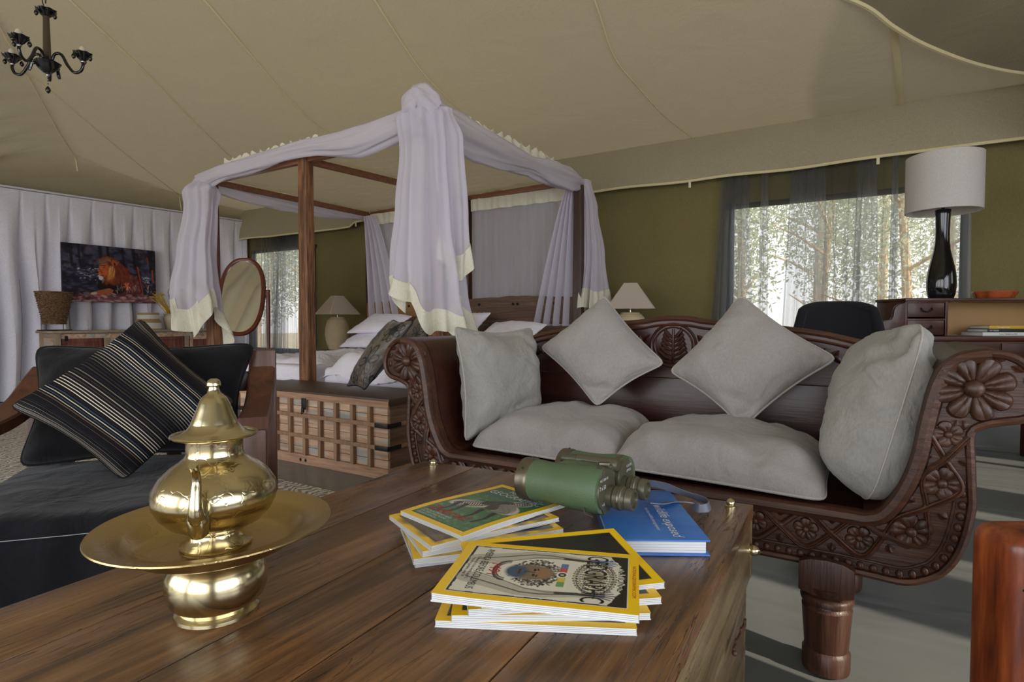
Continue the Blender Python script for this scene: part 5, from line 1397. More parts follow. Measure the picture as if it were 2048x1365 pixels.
# ------------------------------------------------------------------ binoculars
bn = empty('binoculars', 'olive green binoculars lying on the magazines and the blue book', 'binoculars', (-.470, 1.022, .604), math.radians(-1))
bn.location.y = 1.006
bn.scale = (.96, .96, .93)
RX = Matrix.Rotation(PI / 2, 4, 'Y')
def xl(prof, c, seg=36, wave=None): return MB().lathe(prof, c, seg, 0, RX, True, wave)
for (ny, zc, dx, ey, nm) in ((-.046, .045, 0, -.033, 'near'), (.060, .047, .03, .036, 'far')):
    x0 = -.098 + dx
    bar = add('barrel', xl([(.041, 0), (.0415, .02), (.040, .045), (.041, .075), (.044, .10), (.045, .145 - dx * .9), (.043, .160 - dx * .9)], (x0 + .012, ny, zc)), M['bino_green'], bn)
    add('objective_ring', xl([(.036, .002), (.0425, 0), (.0435, .004), (.0435, .020), (.042, .024), (.040, .026)], (x0, ny, zc)), M['bino_metal'], bn)
    add('lens', xl([(.0, .004), (.03, .006), (.037, .006)], (x0, ny, zc)), M['lens'], bn)
    scw = MB()
    for a in (0.6, 1.5, 2.4, 4.0): scw.ball((x0 + .014, ny + .0435 * math.cos(a), zc + .0435 * math.sin(a)), .0025, seg=8)
    add('screw', scw, M['black_ink'], bar, kind='stuff')
    # prism plate: rounded pear shape
    pts = []
    for k in range(28):
        a = 2 * PI * k / 28; r = .044 if math.cos(a) * (1 if ny < 0 else -1) > -.3 else .036
        pts.append(((ny * .92 + ey * .08) + r * math.cos(a) * .98, zc - .001 + r * math.sin(a)))
    add('end_plate', MB().prism(pts, .068, .078, 'yz', bev=.003), M['bino_grey'], bn)
    add('bezel', MB().prism([(a_, b_) for a_, b_ in [((ny * .92 + ey * .08) + (p[0] - (ny * .92 + ey * .08)) * 1.05, zc + (p[1] - zc) * 1.05) for p in pts]], .058, .069, 'yz', bev=.002), M['bino_metal'], bn)
    ep = add('eyepiece', xl([(.021, 0), (.021, .012), (.0185, .014), (.0225, .016), (.023, .030), (.0205, .032), (.020, .037), (.0215, .039), (.0205, .050), (.0195, .0515), (.0150, .052), (.0140, .047)], (.076, ey, zc - .012)), M['bino_grey'], bn)
    add('rubber_ring', xl([(.0236, 0), (.0242, .002), (.0236, .004)], (.100, ey, zc - .012)), M['bino_metal'], ep)
    add('lens', xl([(0, 0), (.0145, .001)], (.121, ey, zc - .012)), M['lens'], ep)
add('prism_housing', MB().box((.015, .0, .050), (.105, .085, .074), .024, seg=4), M['bino_green'], bn)
hg = MB().lathe([(.009, 0), (.011, .004), (.011, .035), (.013, .037), (.013, .118), (.010, .122)], (-.042, .006, .084), 20, 0, RX)
hg.box((.04, .004, .080), (.07, .04, .016), .004)
add('hinge', hg, M['bino_grey'], bn)
nm_ = MB(); lug = MB().box((.062, -.02, .090), (.02, .012, .006), .001, rz=.5); lug.tube([(.05, -.085, .02), (.058, -.094, .01), (.070, -.088, .006)], .0018, 6)
add('strap_lug', lug, M['bino_metal'], bn)
def onplate(yc, zc_): return lambda x, y: Vector((.0785, yc + x, zc_ + y))
lettering([('7 x 50', .011, onplate(-.077, .052), 0, 'LEFT', 0, 0), ('NO. 3081 85', .0068, onplate(-.075, .068), 0, 'LEFT', 0, 0), ('\u2022 A \u2022', .009, onplate(-.066, .020), 0, 'LEFT', 0, 0), ('COATED', .0068, onplate(.052, .070), 0, 'LEFT', 0, 0), ('OPTICS', .0068, onplate(.052, .060), 0, 'LEFT', 0, 0)], [M['white_ink']], bn)
# strap
def ribbon(path, w, th=.0012, tilt=None):
    C_ = catmull(path, 10); vs = []; n = len(C_)
    for i, p in enumerate(C_):
        t = (C_[min(i + 1, n - 1)] - C_[max(i - 1, 0)]).normalized(); tl = tilt(i / (n - 1)) if tilt else 0
        s_ = t.cross(Vector((0, 0, 1))).normalized(); u_ = s_.cross(t); d = s_ * math.cos(tl) + u_ * math.sin(tl); e = t.cross(d)
        for a, b in ((-1, -1), (1, -1), (1, 1), (-1, 1)): vs.append(p + d * w / 2 * a + e * th * b)
    fs = [(i * 4 + k, i * 4 + (k + 1) % 4, (i + 1) * 4 + (k + 1) % 4, (i + 1) * 4 + k) for i in range(n - 1) for k in range(4)] + [(0, 1, 2, 3), tuple((n - 1) * 4 + k for k in (3, 2, 1, 0))]
    mb = MB(); mb._add(vs, fs); return mb
add('strap', ribbon([(-.405, 1.10, .625), (-.385, 1.155, .622), (-.36, 1.215, .605), (-.335, 1.245, .588), (-.30, 1.25, .580), (-.27, 1.235, .578), (-.262, 1.205, .576), (-.278, 1.192, .574), (-.292, 1.205, .576)], .017, tilt=lambda u: 1.0 if u < .5 else 1.25), M['strap'], bn, world=True)
add('strap', ribbon([(-.352, 1.085, .603), (-.335, 1.12, .594), (-.325, 1.155, .590), (-.31, 1.19, .583), (-.285, 1.215, .577)], .017, tilt=lambda u: .25), M['strap'], bn, world=True)

# ================================================================== LEFT WALL: LION PICTURE, SIDEBOARD
cv = Canvas(250, 165, (34, 32, 46)); rg = random.Random(8)
cv.speck(420, 0, .45, 1, 1, [(58, 58, 84), (78, 80, 110), (24, 20, 26), (92, 84, 104), (40, 30, 34)], .012, .05, 1, .5, 1.3)
cv.speck(260, 0, .2, 1, .62, [(60, 58, 84), (36, 34, 50), (86, 82, 112), (26, 24, 32)], .008, .03, 2, .6, 2.2)
cv.speck(60, .15, .38, .45, .60, [(150, 146, 176), (190, 184, 206)], .003, .008, 3, .8, 3)
for x, w in ((.08, .03), (.16, .02), (.38, .03), (.46, .025), (.62, .02), (.74, .03), (.93, .045)): cv.line([(x, 1.0), (x + .02, .62)], [w, w * .7], (20, 16, 20), .8)
cv.rect(0, 0, 1, .13, (118, 78, 90)); cv.speck(160, .1, 0, 1, .15, [(176, 120, 122), (88, 56, 74), (206, 160, 152), (60, 40, 54)], .006, .02, 4, .7, 3.2)
cv.speck(60, 0, .02, .3, .2, [(60, 50, 40), (90, 70, 50), (36, 28, 26)], .008, .02, 9, .7, 2)
BR_ = [(132, 58, 38), (108, 46, 34), (84, 36, 30), (150, 72, 46)]
cv.poly([(.62, .58), (.70, .54), (.80, .42), (.85, .26), (.84, .16), (.56, .14)], (98, 46, 44)); cv.speck(90, .66, .2, .82, .5, [(136, 66, 54), (80, 38, 40), (160, 92, 76)], .01, .03, 21, .5)
cv.poly([(.36, .40), (.345, .26), (.40, .18), (.60, .16), (.68, .26), (.66, .46), (.5, .5)], (26, 18, 20))
cv.ell(.60, .30, .07, .12, (58, 28, 32), 0, .5)
cv.poly([(.27, .155), (.36, .205), (.47, .255), (.52, .22), (.50, .16), (.38, .125), (.27, .115)], (168, 92, 64)); cv.ell(.31, .15, .05, .022, (198, 178, 174), .15); cv.ell(.235, .14, .05, .030, (112, 98, 108), 0)
MN = [(.36, .74), (.40, .80), (.46, .83), (.53, .80), (.60, .72), (.66, .62), (.695, .50), (.69, .40), (.64, .34), (.58, .36), (.53, .30), (.48, .34), (.44, .30), (.41, .36), (.42, .50), (.40, .62)]
cv.poly(MN, (104, 48, 34))
for k in range(700):
    x = rg.uniform(.42, .68); y = rg.uniform(.36, .80)
    if y > .86 - abs(x - .47) * 1.15 or y < .30: continue
    L2 = rg.uniform(.05, .10); dx_ = (x - .50) * .28 + rg.uniform(-.008, .008)
    cv.line([(x, y), (x + dx_ * .6, y - L2 * .6), (x + dx_ * .5, y - L2)], [.0045, .003, .001], rg.choice(BR_), .7)
for k in range(120):
    x = rg.uniform(.46, .535); y = rg.uniform(.46, .66); L2 = rg.uniform(.06, .13)
    cv.line([(x, y), (x - .006, y - L2 * .5), (x - .020, y - L2)], [.0045, .003, .001], rg.choice([(222, 168, 104), (204, 122, 64), (186, 92, 48)]), .75)
for k in range(60):
    x = rg.uniform(.37, .56); y = .80 - abs(x - .46) * .8; cv.line([(x, y - .05), (x + (x - .46) * .3, y + rg.uniform(0, .03))], [.005, .001], rg.choice([(190, 120, 70), (150, 92, 60), (110, 84, 70)]), .7)
cv.ell(.42, .70, .06, .055, (116, 94, 76), .35, .5); cv.ell(.525, .705, .040, .050, (184, 84, 44), .2, .4); cv.ell(.535, .69, .016, .028, (52, 22, 18), .2, .5)
cv.poly([(.375, .66), (.45, .70), (.475, .60), (.455, .50), (.42, .44), (.385, .44), (.345, .50), (.342, .535), (.365, .58)], (186, 88, 50))
cv.ell(.43, .53, .035, .05, (206, 98, 48), 0, .6); cv.ell(.395, .62, .03, .03, (196, 104, 62), 0, .6); cv.line([(.36, .60), (.385, .555), (.40, .52)], .008, (110, 48, 34), .7)
cv.ell(.350, .528, .020, .018, (34, 22, 24)); cv.ell(.372, .470, .024, .028, (196, 186, 180), 0, .4); cv.ell(.388, .425, .036, .034, (216, 210, 204), 0, .4); cv.line([(.348, .495), (.375, .478), (.415, .470)], .006, (44, 26, 26))
cv.ell(.415, .622, .020, .011, (18, 14, 16)); cv.ell(.411, .624, .006, .005, (196, 176, 120)); cv.line([(.385, .648), (.435, .652)], .007, (52, 30, 26)); cv.line([(.41, .40), (.40, .33)], [.022, .003], (150, 132, 126), .6)
for (a, b) in (((.79, .66), (.84, .18)), ((.96, .62), (.97, .40))): cv.line([a, ((a[0] + b[0]) / 2 - .004, (a[1] + b[1]) / 2), b], [.014, .017, .016], (150, 64, 50)); 
cv.line([(.775, .64), (.83, .2)], .008, (30, 18, 20)); cv.line([(.90, .86), (.915, .76)], .01, (130, 56, 44)); cv.line([(.82, .45), (.89, .34), (.90, .28)], .01, (120, 60, 54))
for k in range(40): x = rg.uniform(.55, .95); y = rg.uniform(.16, .26); cv.line([(x, y), (x + rg.uniform(-.03, .03), y + rg.uniform(.03, .1))], .0035, rg.choice([(150, 140, 140), (196, 180, 170), (90, 80, 90)]), .8)
for k in range(26): a = rg.uniform(0, 6.28); cv.line([(.665, .30), (.665 + .04 * math.cos(a), .30 + .07 * math.sin(a))], .004, rg.choice([(210, 90, 60), (230, 160, 130)]), .9)
cv.speck(50, .84, .38, .93, .5, [(150, 170, 190), (60, 70, 90), (200, 210, 220)], .004, .010, 6, .8, 1.4); cv.noise(.16, 5)
pc = empty('lion_picture', 'unframed colour picture of a resting male lion hanging on the grey curtain', 'picture', (-8.40, 3.71, 1.185))
add('canvas_board', MB().box((0, 0, .36), (.028, 1.09, .72), .003), M['black_ink'], pc)
add('print', canvas_mesh('print', cv, lambda u, v: Vector((.0148, lerp(-.544, .544, u), lerp(.001, .719, v)))), M['paint'], pc)

sbd = empty('sideboard', 'long whitewashed sideboard with turquoise and red distressed panels under the lion picture', 'sideboard', (-8.175, 3.95, 0))
x0, x1, y0, y1, st_ = -.215, .215, -1.03, 1.03, .83
add('top', MB().box((0, 0, st_ - .014), (.47, 2.12, .028), .005), M['side_wood'], sbd)
for (x, y) in ((x0 + .03, y0 + .03), (x1 - .03, y0 + .03), (x0 + .03, y1 - .03), (x1 - .03, y1 - .03)): add('leg', MB().box((x, y, .40), (.06, .06, .80), .004), M['side_wood'], sbd)
for s in (-1, 1):
    add('end_panel', MB().box((0, s * (y1 - .03), .45), (.33, .018, .60), .003), M['side_panel'], sbd)
    for z in (.775, .14): add('end_rail', MB().box((0, s * (y1 - .028), z), (.33, .03, .06), .003), M['side_wood'], sbd)
add('frieze', MB().box((x1 - .03, 0, .765), (.025, 1.94, .055), .003), M['side_panel'], sbd)
add('bottom_rail', MB().box((x1 - .025, 0, .13), (.03, 1.94, .07), .003), M['side_wood'], sbd)
add('back_panel', MB().box((x0 + .02, 0, .45), (.012, 1.96, .64), .002), M['side_wood'], sbd)
for k, y in enumerate((-.49, 0, .49)): add('stile', MB().box((x1 - .024, y, .45), (.03, .06, .58), .003), M['side_wood'], sbd)
for k, y in enumerate((-.745, -.245, .245, .745)):
    d = add('door', MB().box((x1 - .036, y, .45), (.02, .42, .575), .003), M['side_red'], sbd)
    fr = MB(); 
    for (yy_, zz_, a, b) in ((y - .19, .45, .04, .575), (y + .19, .45, .04, .575), (y, .715, .34, .045), (y, .185, .34, .045)): fr.box((x1 - .024, yy_, zz_), (.012, a, b), .002)
    add('door_frame', fr, M['side_panel'] if k % 2 else M['side_red'], d)
    add('hinge', MB().box((x1 - .014, y + (.17 if k % 2 else -.17), .74), (.006, .03, .06), .001), M['iron'], d)

bk_ = empty('wicker_basket', 'tapered brown wicker basket on a black iron stand, left end of the sideboard', 'basket', (-8.20, 3.01, st_))
add('stand_plate', MB().box((0, 0, .006), (.16, .30, .012), .003), M['iron'], bk_)
add('rod', MB().tube([(0, .085, .01), (0, .085, .16)], .004, 8), M['iron'], bk_)
add('rod', MB().tube([(0, -.085, .01), (0, -.085, .16)], .004, 8), M['iron'], bk_)
wk = MB().lathe([(.105, .075), (.112, .08), (.135, .20), (.162, .32), (.185, .44), (.188, .452), (.180, .452), (.155, .33), (.128, .20), (.100, .085)], (0, 0, 0), 44, cap=True)
wo = add('basket_body', wk, M['wicker'], bk_); wo.scale = (.62, 1, 1)
for k in range(17):
    z = .085 + k * .0215; r = .112 + (z - .08) / .37 * .073 + .0045
    o = add('weave', MB().tube([(r * math.cos(a) * .62, r * math.sin(a), z + .004 * math.sin(a * 3 + k)) for a in [2 * PI * i / 36 for i in range(36)]], .0055 + .002 * (k % 3 == 0), 6, closed=True), M['wicker'], bk_)
add('rim', MB().tube([(.186 * math.cos(a) * .62, .186 * math.sin(a), .452) for a in [2 * PI * i / 40 for i in range(40)]], .009, 8, closed=True), M['wicker'], bk_)

def band_bowl(z, r, h, lab):
    t = empty('banded_jar', lab, 'jar', (-8.20, 4.055, z), 0, 'banded clay jars on the sideboard')
    add('body', MB().lathe([(r * .96, 0), (r, .006), (r, h * .72), (r * .97, h * .74)], seg=40), M['jar_white'], t)
    add('rim', MB().lathe([(r * .97, h * .74), (r * 1.02, h * .76), (r * 1.02, h * .84), (r * .98, h * .86)], seg=40), M['jar_tan'], t)
    add('lid', MB().lathe([(r * .98, h * .86), (r * 1.0, h * .93), (r * .97, h), (0, h + .002)], seg=40), M['jar_tan'], t)
    add('base_ring', MB().lathe([(r * .97, .0), (r * 1.015, .003), (r * 1.015, .012), (r, .015)], seg=40), M['jar_tan'], t)
band_bowl(st_, .150, .125, 'lower and wider of the two stacked white jars with tan bands'); band_bowl(st_ + .126, .128, .095, 'smaller upper jar of the stacked pair with tan bands')
fp = empty('flower_pot', 'cream clay pot of yellow, black and red dried flowers at the right of the sideboard', 'flower pot', (-8.19, 4.375, st_))
add('pot', MB().lathe([(.080, 0), (.088, .006), (.112, .09), (.124, .14), (.122, .165), (.108, .18), (.104, .19), (.118, .205), (.122, .21), (.112, .212), (.096, .19), (.096, .16)], seg=48), M['pot_cream'], fp)
def spray(n, base, tip, spr, r, seed, head=None):
    rg = random.Random(seed); mb = MB()
    for _ in range(n):
        b = Vector(base) + Vector((rg.uniform(-.02, .02), rg.uniform(-.03, .03), 0)); t = Vector(tip) + Vector((rg.gauss(0, spr), rg.gauss(0, spr), rg.gauss(0, spr)))
        m = b.lerp(t, .55) + Vector((rg.gauss(0, spr * .3), rg.gauss(0, spr * .3), .02)); mb.tube([b, m, t], [r, r * .8, r * .5], 4)
        if head: 
            for _ in range(head): d = Vector((rg.gauss(0, 1), rg.gauss(0, 1), rg.gauss(0, 1))) * spr * .45; mb.tube([t, t + d], r * .7, 4)
    return mb
add('yellow_stems', spray(26, (0, -.03, .17), (.02, -.20, .44), .035, .0032, 1, 6), M['yellow_flower'], fp, kind='stuff', label='bunch of yellow dried flowers')
add('yellow_stems', spray(12, (0, -.02, .17), (.02, -.13, .30), .03, .003, 4, 3), M['yellow_flower'], fp, kind='stuff')
bs = spray(8, (0, .02, .17), (0, .07, .45), .04, .003, 2, 0)
rg = random.Random(3)
for k in range(26):
    c = Vector((rg.gauss(0, .03), .09 + rg.gauss(0, .045), .38 + rg.gauss(0, .07))); r = rg.uniform(.03, .06); a0 = rg.uniform(0, 6)
    bs.tube([c + Vector((.3 * r * math.sin(a), r * math.cos(a + a0), r * math.sin(a + a0))) for a in [i * .45 for i in range(9)]], .0028, 4)
add('black_stems', bs, M['black_flower'], fp, kind='stuff', label='tangle of black curled stems')
add('red_blooms', spray(10, (0, .05, .18), (.04, .17, .31), .022, .005, 5, 5), M['red_flower'], fp, kind='stuff')
add('leaves', leaves((.03, .17, .24), (.05, .10, .035), 60, 6, .028), M['leaf'], fp, kind='stuff')
wire = MB(); 
for k in range(3): wire.tube([(0, -.03, .42 + .02 * k), (0, -.06, .46), (0, 0, .47), (0, -.01, .42), (0, -.05, .41 + .01 * k)], .003, 5, closed=True)
wire.tube([(0, 0, .17), (0, .02, .30), (0, -.03, .42)], .0035, 5)
add('wire_bloom', wire, M['black_flower'], fp)

# ------------------------------------------------------------------ cheval mirror
mr = empty('cheval_mirror', 'oval standing mirror in reddish wood frame between the hanging net and the window', 'mirror', (-5.90, 3.895, 0), math.radians(31.7 + 3))
mc = .0; tilt = math.radians(-13); RT = Matrix.Translation((0, 0, 1.215)) @ Matrix.Rotation(tilt, 4, 'X')
def sup(a, rx, rz, n=2.35): c, s_ = math.cos(a), math.sin(a); return (rx * math.copysign(abs(c) ** (2 / n), c), rz * math.copysign(abs(s_) ** (2 / n), s_))
N_ = 72
mb = MB(); vs = []
prof = [(0, -.012), (.008, -.018), (.034, -.018), (.042, -.010), (.042, .012), (0, .012)]
for k in range(N_):
    a = 2 * PI * k / N_
    for (d, y) in prof: x, z = sup(a, .212 + d, .402 + d); vs.append(RT @ Vector((x, y, z)))
m = len(prof); fs = [(k * m + j, k * m + (j + 1) % m, ((k + 1) % N_) * m + (j + 1) % m, ((k + 1) % N_) * m + j) for k in range(N_) for j in range(m)]
mb._add(vs, fs); bmesh.ops.recalc_face_normals(mb.bm, faces=mb.bm.faces[:]); add('oval_frame', mb, M['mirror_wood'], mr)
mb = MB(); vs = [RT @ Vector((sup(2 * PI * k / N_, .214, .404)[0], -.006, sup(2 * PI * k / N_, .214, .404)[1])) for k in range(N_)]; mb._add(vs, [tuple(range(N_))]); 
for f in mb.bm.faces: f.smooth = False
add('mirror_glass', mb, M['mirror'], mr)
for s in (-1, 1):
    add('upright', MB().lathe([(.018, 0), (.02, .1), (.015, .5), (.020, 1.0), (.022, 1.1), (.020, 1.26), (.023, 1.275), (.020, 1.29)], (s * .285, 0, 0), 16), M['mirror_wood'], mr)
    add('foot', MB().box((s * .285, 0, .025), (.04, .42, .05), .012), M['mirror_wood'], mr)
    add('pivot_knob', MB().ball((s * .268, 0, 1.215), .014), M['mirror_wood'], mr)
add('stretcher', MB().box((0, 0, .18), (.55, .022, .05), .006), M['mirror_wood'], mr)

# ------------------------------------------------------------------ bedside tables and lamps
def bedside(x, y, h, lab):
    t = empty('bedside_table', lab, 'bedside table', (x, y, 0), 0, 'bedside tables')
    add('top', MB().box((0, 0, h - .014), (.46, .42, .028), .004), M['chest_lid'], t)
    for a in (-1, 1):
        for b in (-1, 1): add('leg', MB().box((a * .195, b * .175, (h - .028) / 2), (.045, .045, h - .028), .004), M['chest_lid'], t)
    add('drawer', MB().box((0, -.18, h - .10), (.34, .02, .11), .004), M['chest_wood'], t); add('shelf', MB().box((0, 0, .15), (.38, .34, .02), .003), M['chest_lid'], t)
bedside(-5.86, 5.2, .575, 'dark bedside table under the lamp left of the bed'); bedside(-1.93, 5.2, .60, 'dark bedside table under the lamp right of the bed')
def blamp(x, y, z, lab, rz, k=1.0):
    t = empty('bedside_lamp', lab, 'lamp', (x, y, z), rz, 'bedside lamps')
    pr = [(.085 * k, 0)]; n = 34
    for i in range(n + 1):
        s_ = i / n; r = (.088 + .068 * math.sin(PI * (.08 + .80 * s_)) ** .9) * k * (1 if s_ < .97 else .9)
        pr.append((r + (.0022 if i % 2 else 0), .004 + .40 * s_))
    pr += [(.088 * k, .408), (.090 * k, .416), (.082 * k, .422)]
    add('base', MB().lathe(pr, seg=48), M['ribbed'], t)
    add('stem', MB().lathe([(.010, .42), (.010, .445), (.018, .45), (.018, .465), (.008, .47), (.008, .50)], seg=16), M['silver'], t)
    mb = MB(); vs = []; w0, w1, z0, z1 = .300, .082, .452, .692
    for (w, zc, i) in ((w0, z0, 0), (w1, z1, 0), (w1 - .004, z1, 1), (w0 - .004, z0, 1)):
        for q in range(4):
            for dd in (-1, 1):
                a = PI / 4 + q * PI / 2 + dd * .035; vs.append((w * math.cos(a), w * math.sin(a), zc))
    fs = [(r * 8 + j, r * 8 + (j + 1) % 8, ((r + 1) % 4) * 8 + (j + 1) % 8, ((r + 1) % 4) * 8 + j) for r in range(4) for j in range(8)]
    mb._add(vs, fs); bmesh.ops.recalc_face_normals(mb.bm, faces=mb.bm.faces[:])
    add('lamp_shade', mb, M['shade_bed'], t, ang=20)
blamp(-5.853, 5.2, .575, 'sand coloured ribbed lamp with pointed shade left of the bed, before the olive wall', math.radians(31 + 45), 1.0)
blamp(-1.915, 5.2, .605, 'sand coloured lamp with pointed shade rising behind the daybed cushion', math.radians(20), 1.0)

# ================================================================== WRITING DESK CORNER
DR = math.radians(31.7)
def cam_pt(L, Dp, z=0): return (L * .851 - Dp * .5255, L * .5255 + Dp * .851, z)
DP = 3.5
dk = empty('writing_desk', 'reddish mahogany writing desk with a hutch of small drawers and stepped side, at the right', 'desk', cam_pt(2.72, DP), DR)
l = lambda L: L - 2.72
add('top', MB().box((.17, .26, .842), (1.50, .62, .028), .006), M['desk_wood'], dk)
add('apron', MB().box((.17, -.015, .775), (1.40, .025, .10), .003), M['desk_wood'], dk)
add('apron', MB().box((.17, .53, .775), (1.40, .025, .10), .003), M['desk_wood'], dk)
for s in (-1, 1):
    add('apron', MB().box((.17 + s * .70, .26, .775), (.025, .50, .10), .003), M['desk_wood'], dk)
    for y in (-.01, .53): add('leg', MB().box((.17 + s * .70, y, .415), (.055, .055, .83), .006, taper=1), M['desk_wood'], dk)
for x in (-.17, .51):
    d = add('drawer', MB().box((x, -.03, .775), (.62, .012, .075), .002), M['desk_wood'], dk); add('knob', MB().ball((x, -.042, .775), .011), M['iron'], d)
H0, H1 = .857, 1.086
add('hutch_top', MB().box((l(2.40) + .59, .19, H1 - .009), (1.20, .30, .018), .004), M['desk_wood'], dk)
for L_ in (2.405, 2.648): add('divider', MB().box((l(L_), .19, (H0 + H1 - .018) / 2), (.014, .28, H1 - H0 - .018), .002), M['desk_wood'], dk)
add('divider', MB().box((l(2.40) + 1.17, .19, (H0 + H1 - .018) / 2), (.014, .28, H1 - H0 - .018), .002), M['desk_wood'], dk)
add('hutch_back', MB().box((l(2.625), .325, (H0 + H1 - .018) / 2), (.43, .012, H1 - H0 - .018), .001), M['desk_wood'], dk)
add('back_panel', MB().box((l(3.20), .30, (H0 + H1 - .018) / 2), (.72, .008, H1 - H0 - .02), .001), M['ply'], dk, label='plain tan plywood back panel')
for z0, z1 in ((.86, .955), (.968, 1.062)):
    add('drawer_rail', MB().box((l(2.527), .06, z0 + .0955), (.23, .016, .012), .002), M['desk_wood'], dk)
    d = add('small_drawer', MB().box((l(2.527), .065, (z0 + z1) / 2), (.222, .02, z1 - z0 - .006), .003), M['desk_wood'], dk)
    add('bail_handle', MB().tube([(l(2.495), .052, (z0 + z1) / 2 + .012), (l(2.497), .042, (z0 + z1) / 2 - .004), (l(2.527), .040, (z0 + z1) / 2 - .014), (l(2.557), .042, (z0 + z1) / 2 - .004), (l(2.559), .052, (z0 + z1) / 2 + .012)], .004, 8), M['iron'], d)
st2 = [(2.40, H0), (2.185, H0), (2.178, .868), (2.19, .892), (2.215, .899), (2.235, .905), (2.25, .925), (2.265, .945), (2.285, .953), (2.315, .957), (2.325, .975), (2.33, 1.01), (2.34, 1.035), (2.36, 1.05), (2.385, 1.056), (2.40, 1.066)]
add('stepped_side', MB().prism([(l(a), b) for a, b in st2], .05, .072, 'xz', bev=.003), M['desk_wood'], dk)

def W(L, y, z): return tuple(Matrix.Translation(cam_pt(2.72, DP)) @ Matrix.Rotation(DR, 4, 'Z') @ Vector((l(L), y, z)))
tl = empty('table_lamp', 'tall black glazed lamp with white drum shade on the desk hutch', 'lamp', W(2.713, .19, H1))
add('base', MB().lathe([(.060, 0), (.066, .004), (.074, .030), (.079, .07), (.0795, .11), (.076, .155), (.066, .21), (.054, .26), (.044, .31), (.0385, .36), (.037, .42), (.039, .50), (.042, .56), (.030, .565)], seg=64), M['black_gloss'], tl)
add('stem', MB().lathe([(.008, .56), (.008, .88), (.014, .885), (.014, .895), (0, .9)], seg=12), M['iron'], tl)
shd = MB().lathe([(.198, .545), (.203, .547), (.203, .895), (.198, .897), (.196, .895), (.196, .549)], seg=72, cap=False)
for k in range(3):
    a = 2 * PI * k / 3 + .4; shd.tube([(0, 0, .575), (.197 * math.cos(a), .197 * math.sin(a), .575)], .0025, 6)
add('drum_shade', shd, M['shade'], tl)
ds_ = MB(); ds_.lathe([(.095, 0), (.10, .004), (.112, .045), (.108, .05), (.10, .045), (.09, .012), (0, .010)], seg=72, wave=(8, .05), cap=True)
solo('wooden_dish', MB().lathe([(.085, 0), (.092, .004), (.112, .040), (.108, .046), (.100, .042), (.086, .012), (.001, .010)], W(3.0, .13, H1), 96, wave=(7, .07)), M['terra'], 'scalloped reddish wooden dish on the hutch beside the black lamp', 'dish')
def shelf_book(L0, z, w, h, d, mat, lab, txt, sz, mi, dx=0):
    t = empty('book', lab, 'book', W(L0 + w / 2, .10, z), DR, 'books stacked on the desk')
    add('page_block', MB().box((0, .004, h / 2), (w - .008, d - .006, h - .005), .001), M['paper'], t)
    cvr = MB(); cvr.box((0, 0, .0013), (w, d, .0026), .0006); cvr.box((0, 0, h - .0013), (w, d, .0026), .0006); cvr.box((0, -d / 2, h / 2), (w, .003, h), .001)
    add('cover', cvr, mat, t)
    lettering([(txt, sz, lambda x, y: Vector((-w / 2 + dx + x, -d / 2 - .0019, h * .5 - sz * .34 + y)), 0, 'LEFT', 0, 0)], [M['white_ink'] if mi == 0 else M['black_ink']], t)
M['bk_black'] = plain('black book cloth', srgb(30, 30, 34), .5); M['bk_yellow'] = plain('ochre book cover', srgb(196, 156, 40), .45); M['bk_white'] = plain('white book cover', srgb(206, 208, 200), .5)
shelf_book(2.842, H0 + .0, .30, .021, .17, M['bk_white'], 'white book with dark lettering at the bottom of the desk stack', 'From TANKS to MET', .0125, 1, .10)
shelf_book(2.876, H0 + .0215, .27, .021, .16, M['bk_black'], 'black book with white title in the middle of the desk stack', 'MY VISION', .0115, 0, .012)
shelf_book(2.888, H0 + .043, .24, .019, .15, M['bk_yellow'], 'ochre book on top of the desk stack', 'Serengeti Story', .012, 0, .05)

# desk chair
dc = empty('desk_chair', 'charcoal upholstered desk chair with curved back in front of the window curtain', 'chair', cam_pt(1.81, 3.24), DR - .35)
def shell(v0, off):
    def fn(u, v):
        U = 2 * u - 1; wd = lerp(.255, .175, v ** 1.5); r = 1 - (abs(U) ** 5) * .12 * (v > .8)
        return Vector((U * wd, off + .11 * (1 - U * U) * (1 - .3 * v) + .06 * v - .09, lerp(.50, 1.035, v * (1 - .06 * abs(U) ** 4 * v))))
    return fn
mb = MB(); mb.grid(shell(0, 0), 24, 16); mb.grid(shell(0, .05), 24, 16, flip=True)
f0, f1 = shell(0, 0), shell(0, .05)
edge_ = [f0(i / 24, 1) .lerp(f1(i / 24, 1), .5) for i in range(25)]; el_ = [f0(0, i / 16).lerp(f1(0, i / 16), .5) for i in range(17)]; er_ = [f0(1, i / 16).lerp(f1(1, i / 16), .5) for i in range(17)]
add('backrest', mb, M['grey_chair'], dc, ang=80)
add('edge_roll', MB().tube(el_ + edge_[1:-1] + er_[::-1], .026, 10), M['grey_chair'], dc, ang=80)
add('seat', MB().box((0, -.18, .47), (.48, .46, .09), .035, seg=4), M['grey_chair'], dc)
for (x, y) in ((-.19, -.36), (.19, -.36), (-.19, .0), (.19, .0)): add('leg', MB().tube([(x, y, .43), (x * 1.15, y * 1.1, 0)], [.018, .011], 10), M['iron'], dc)

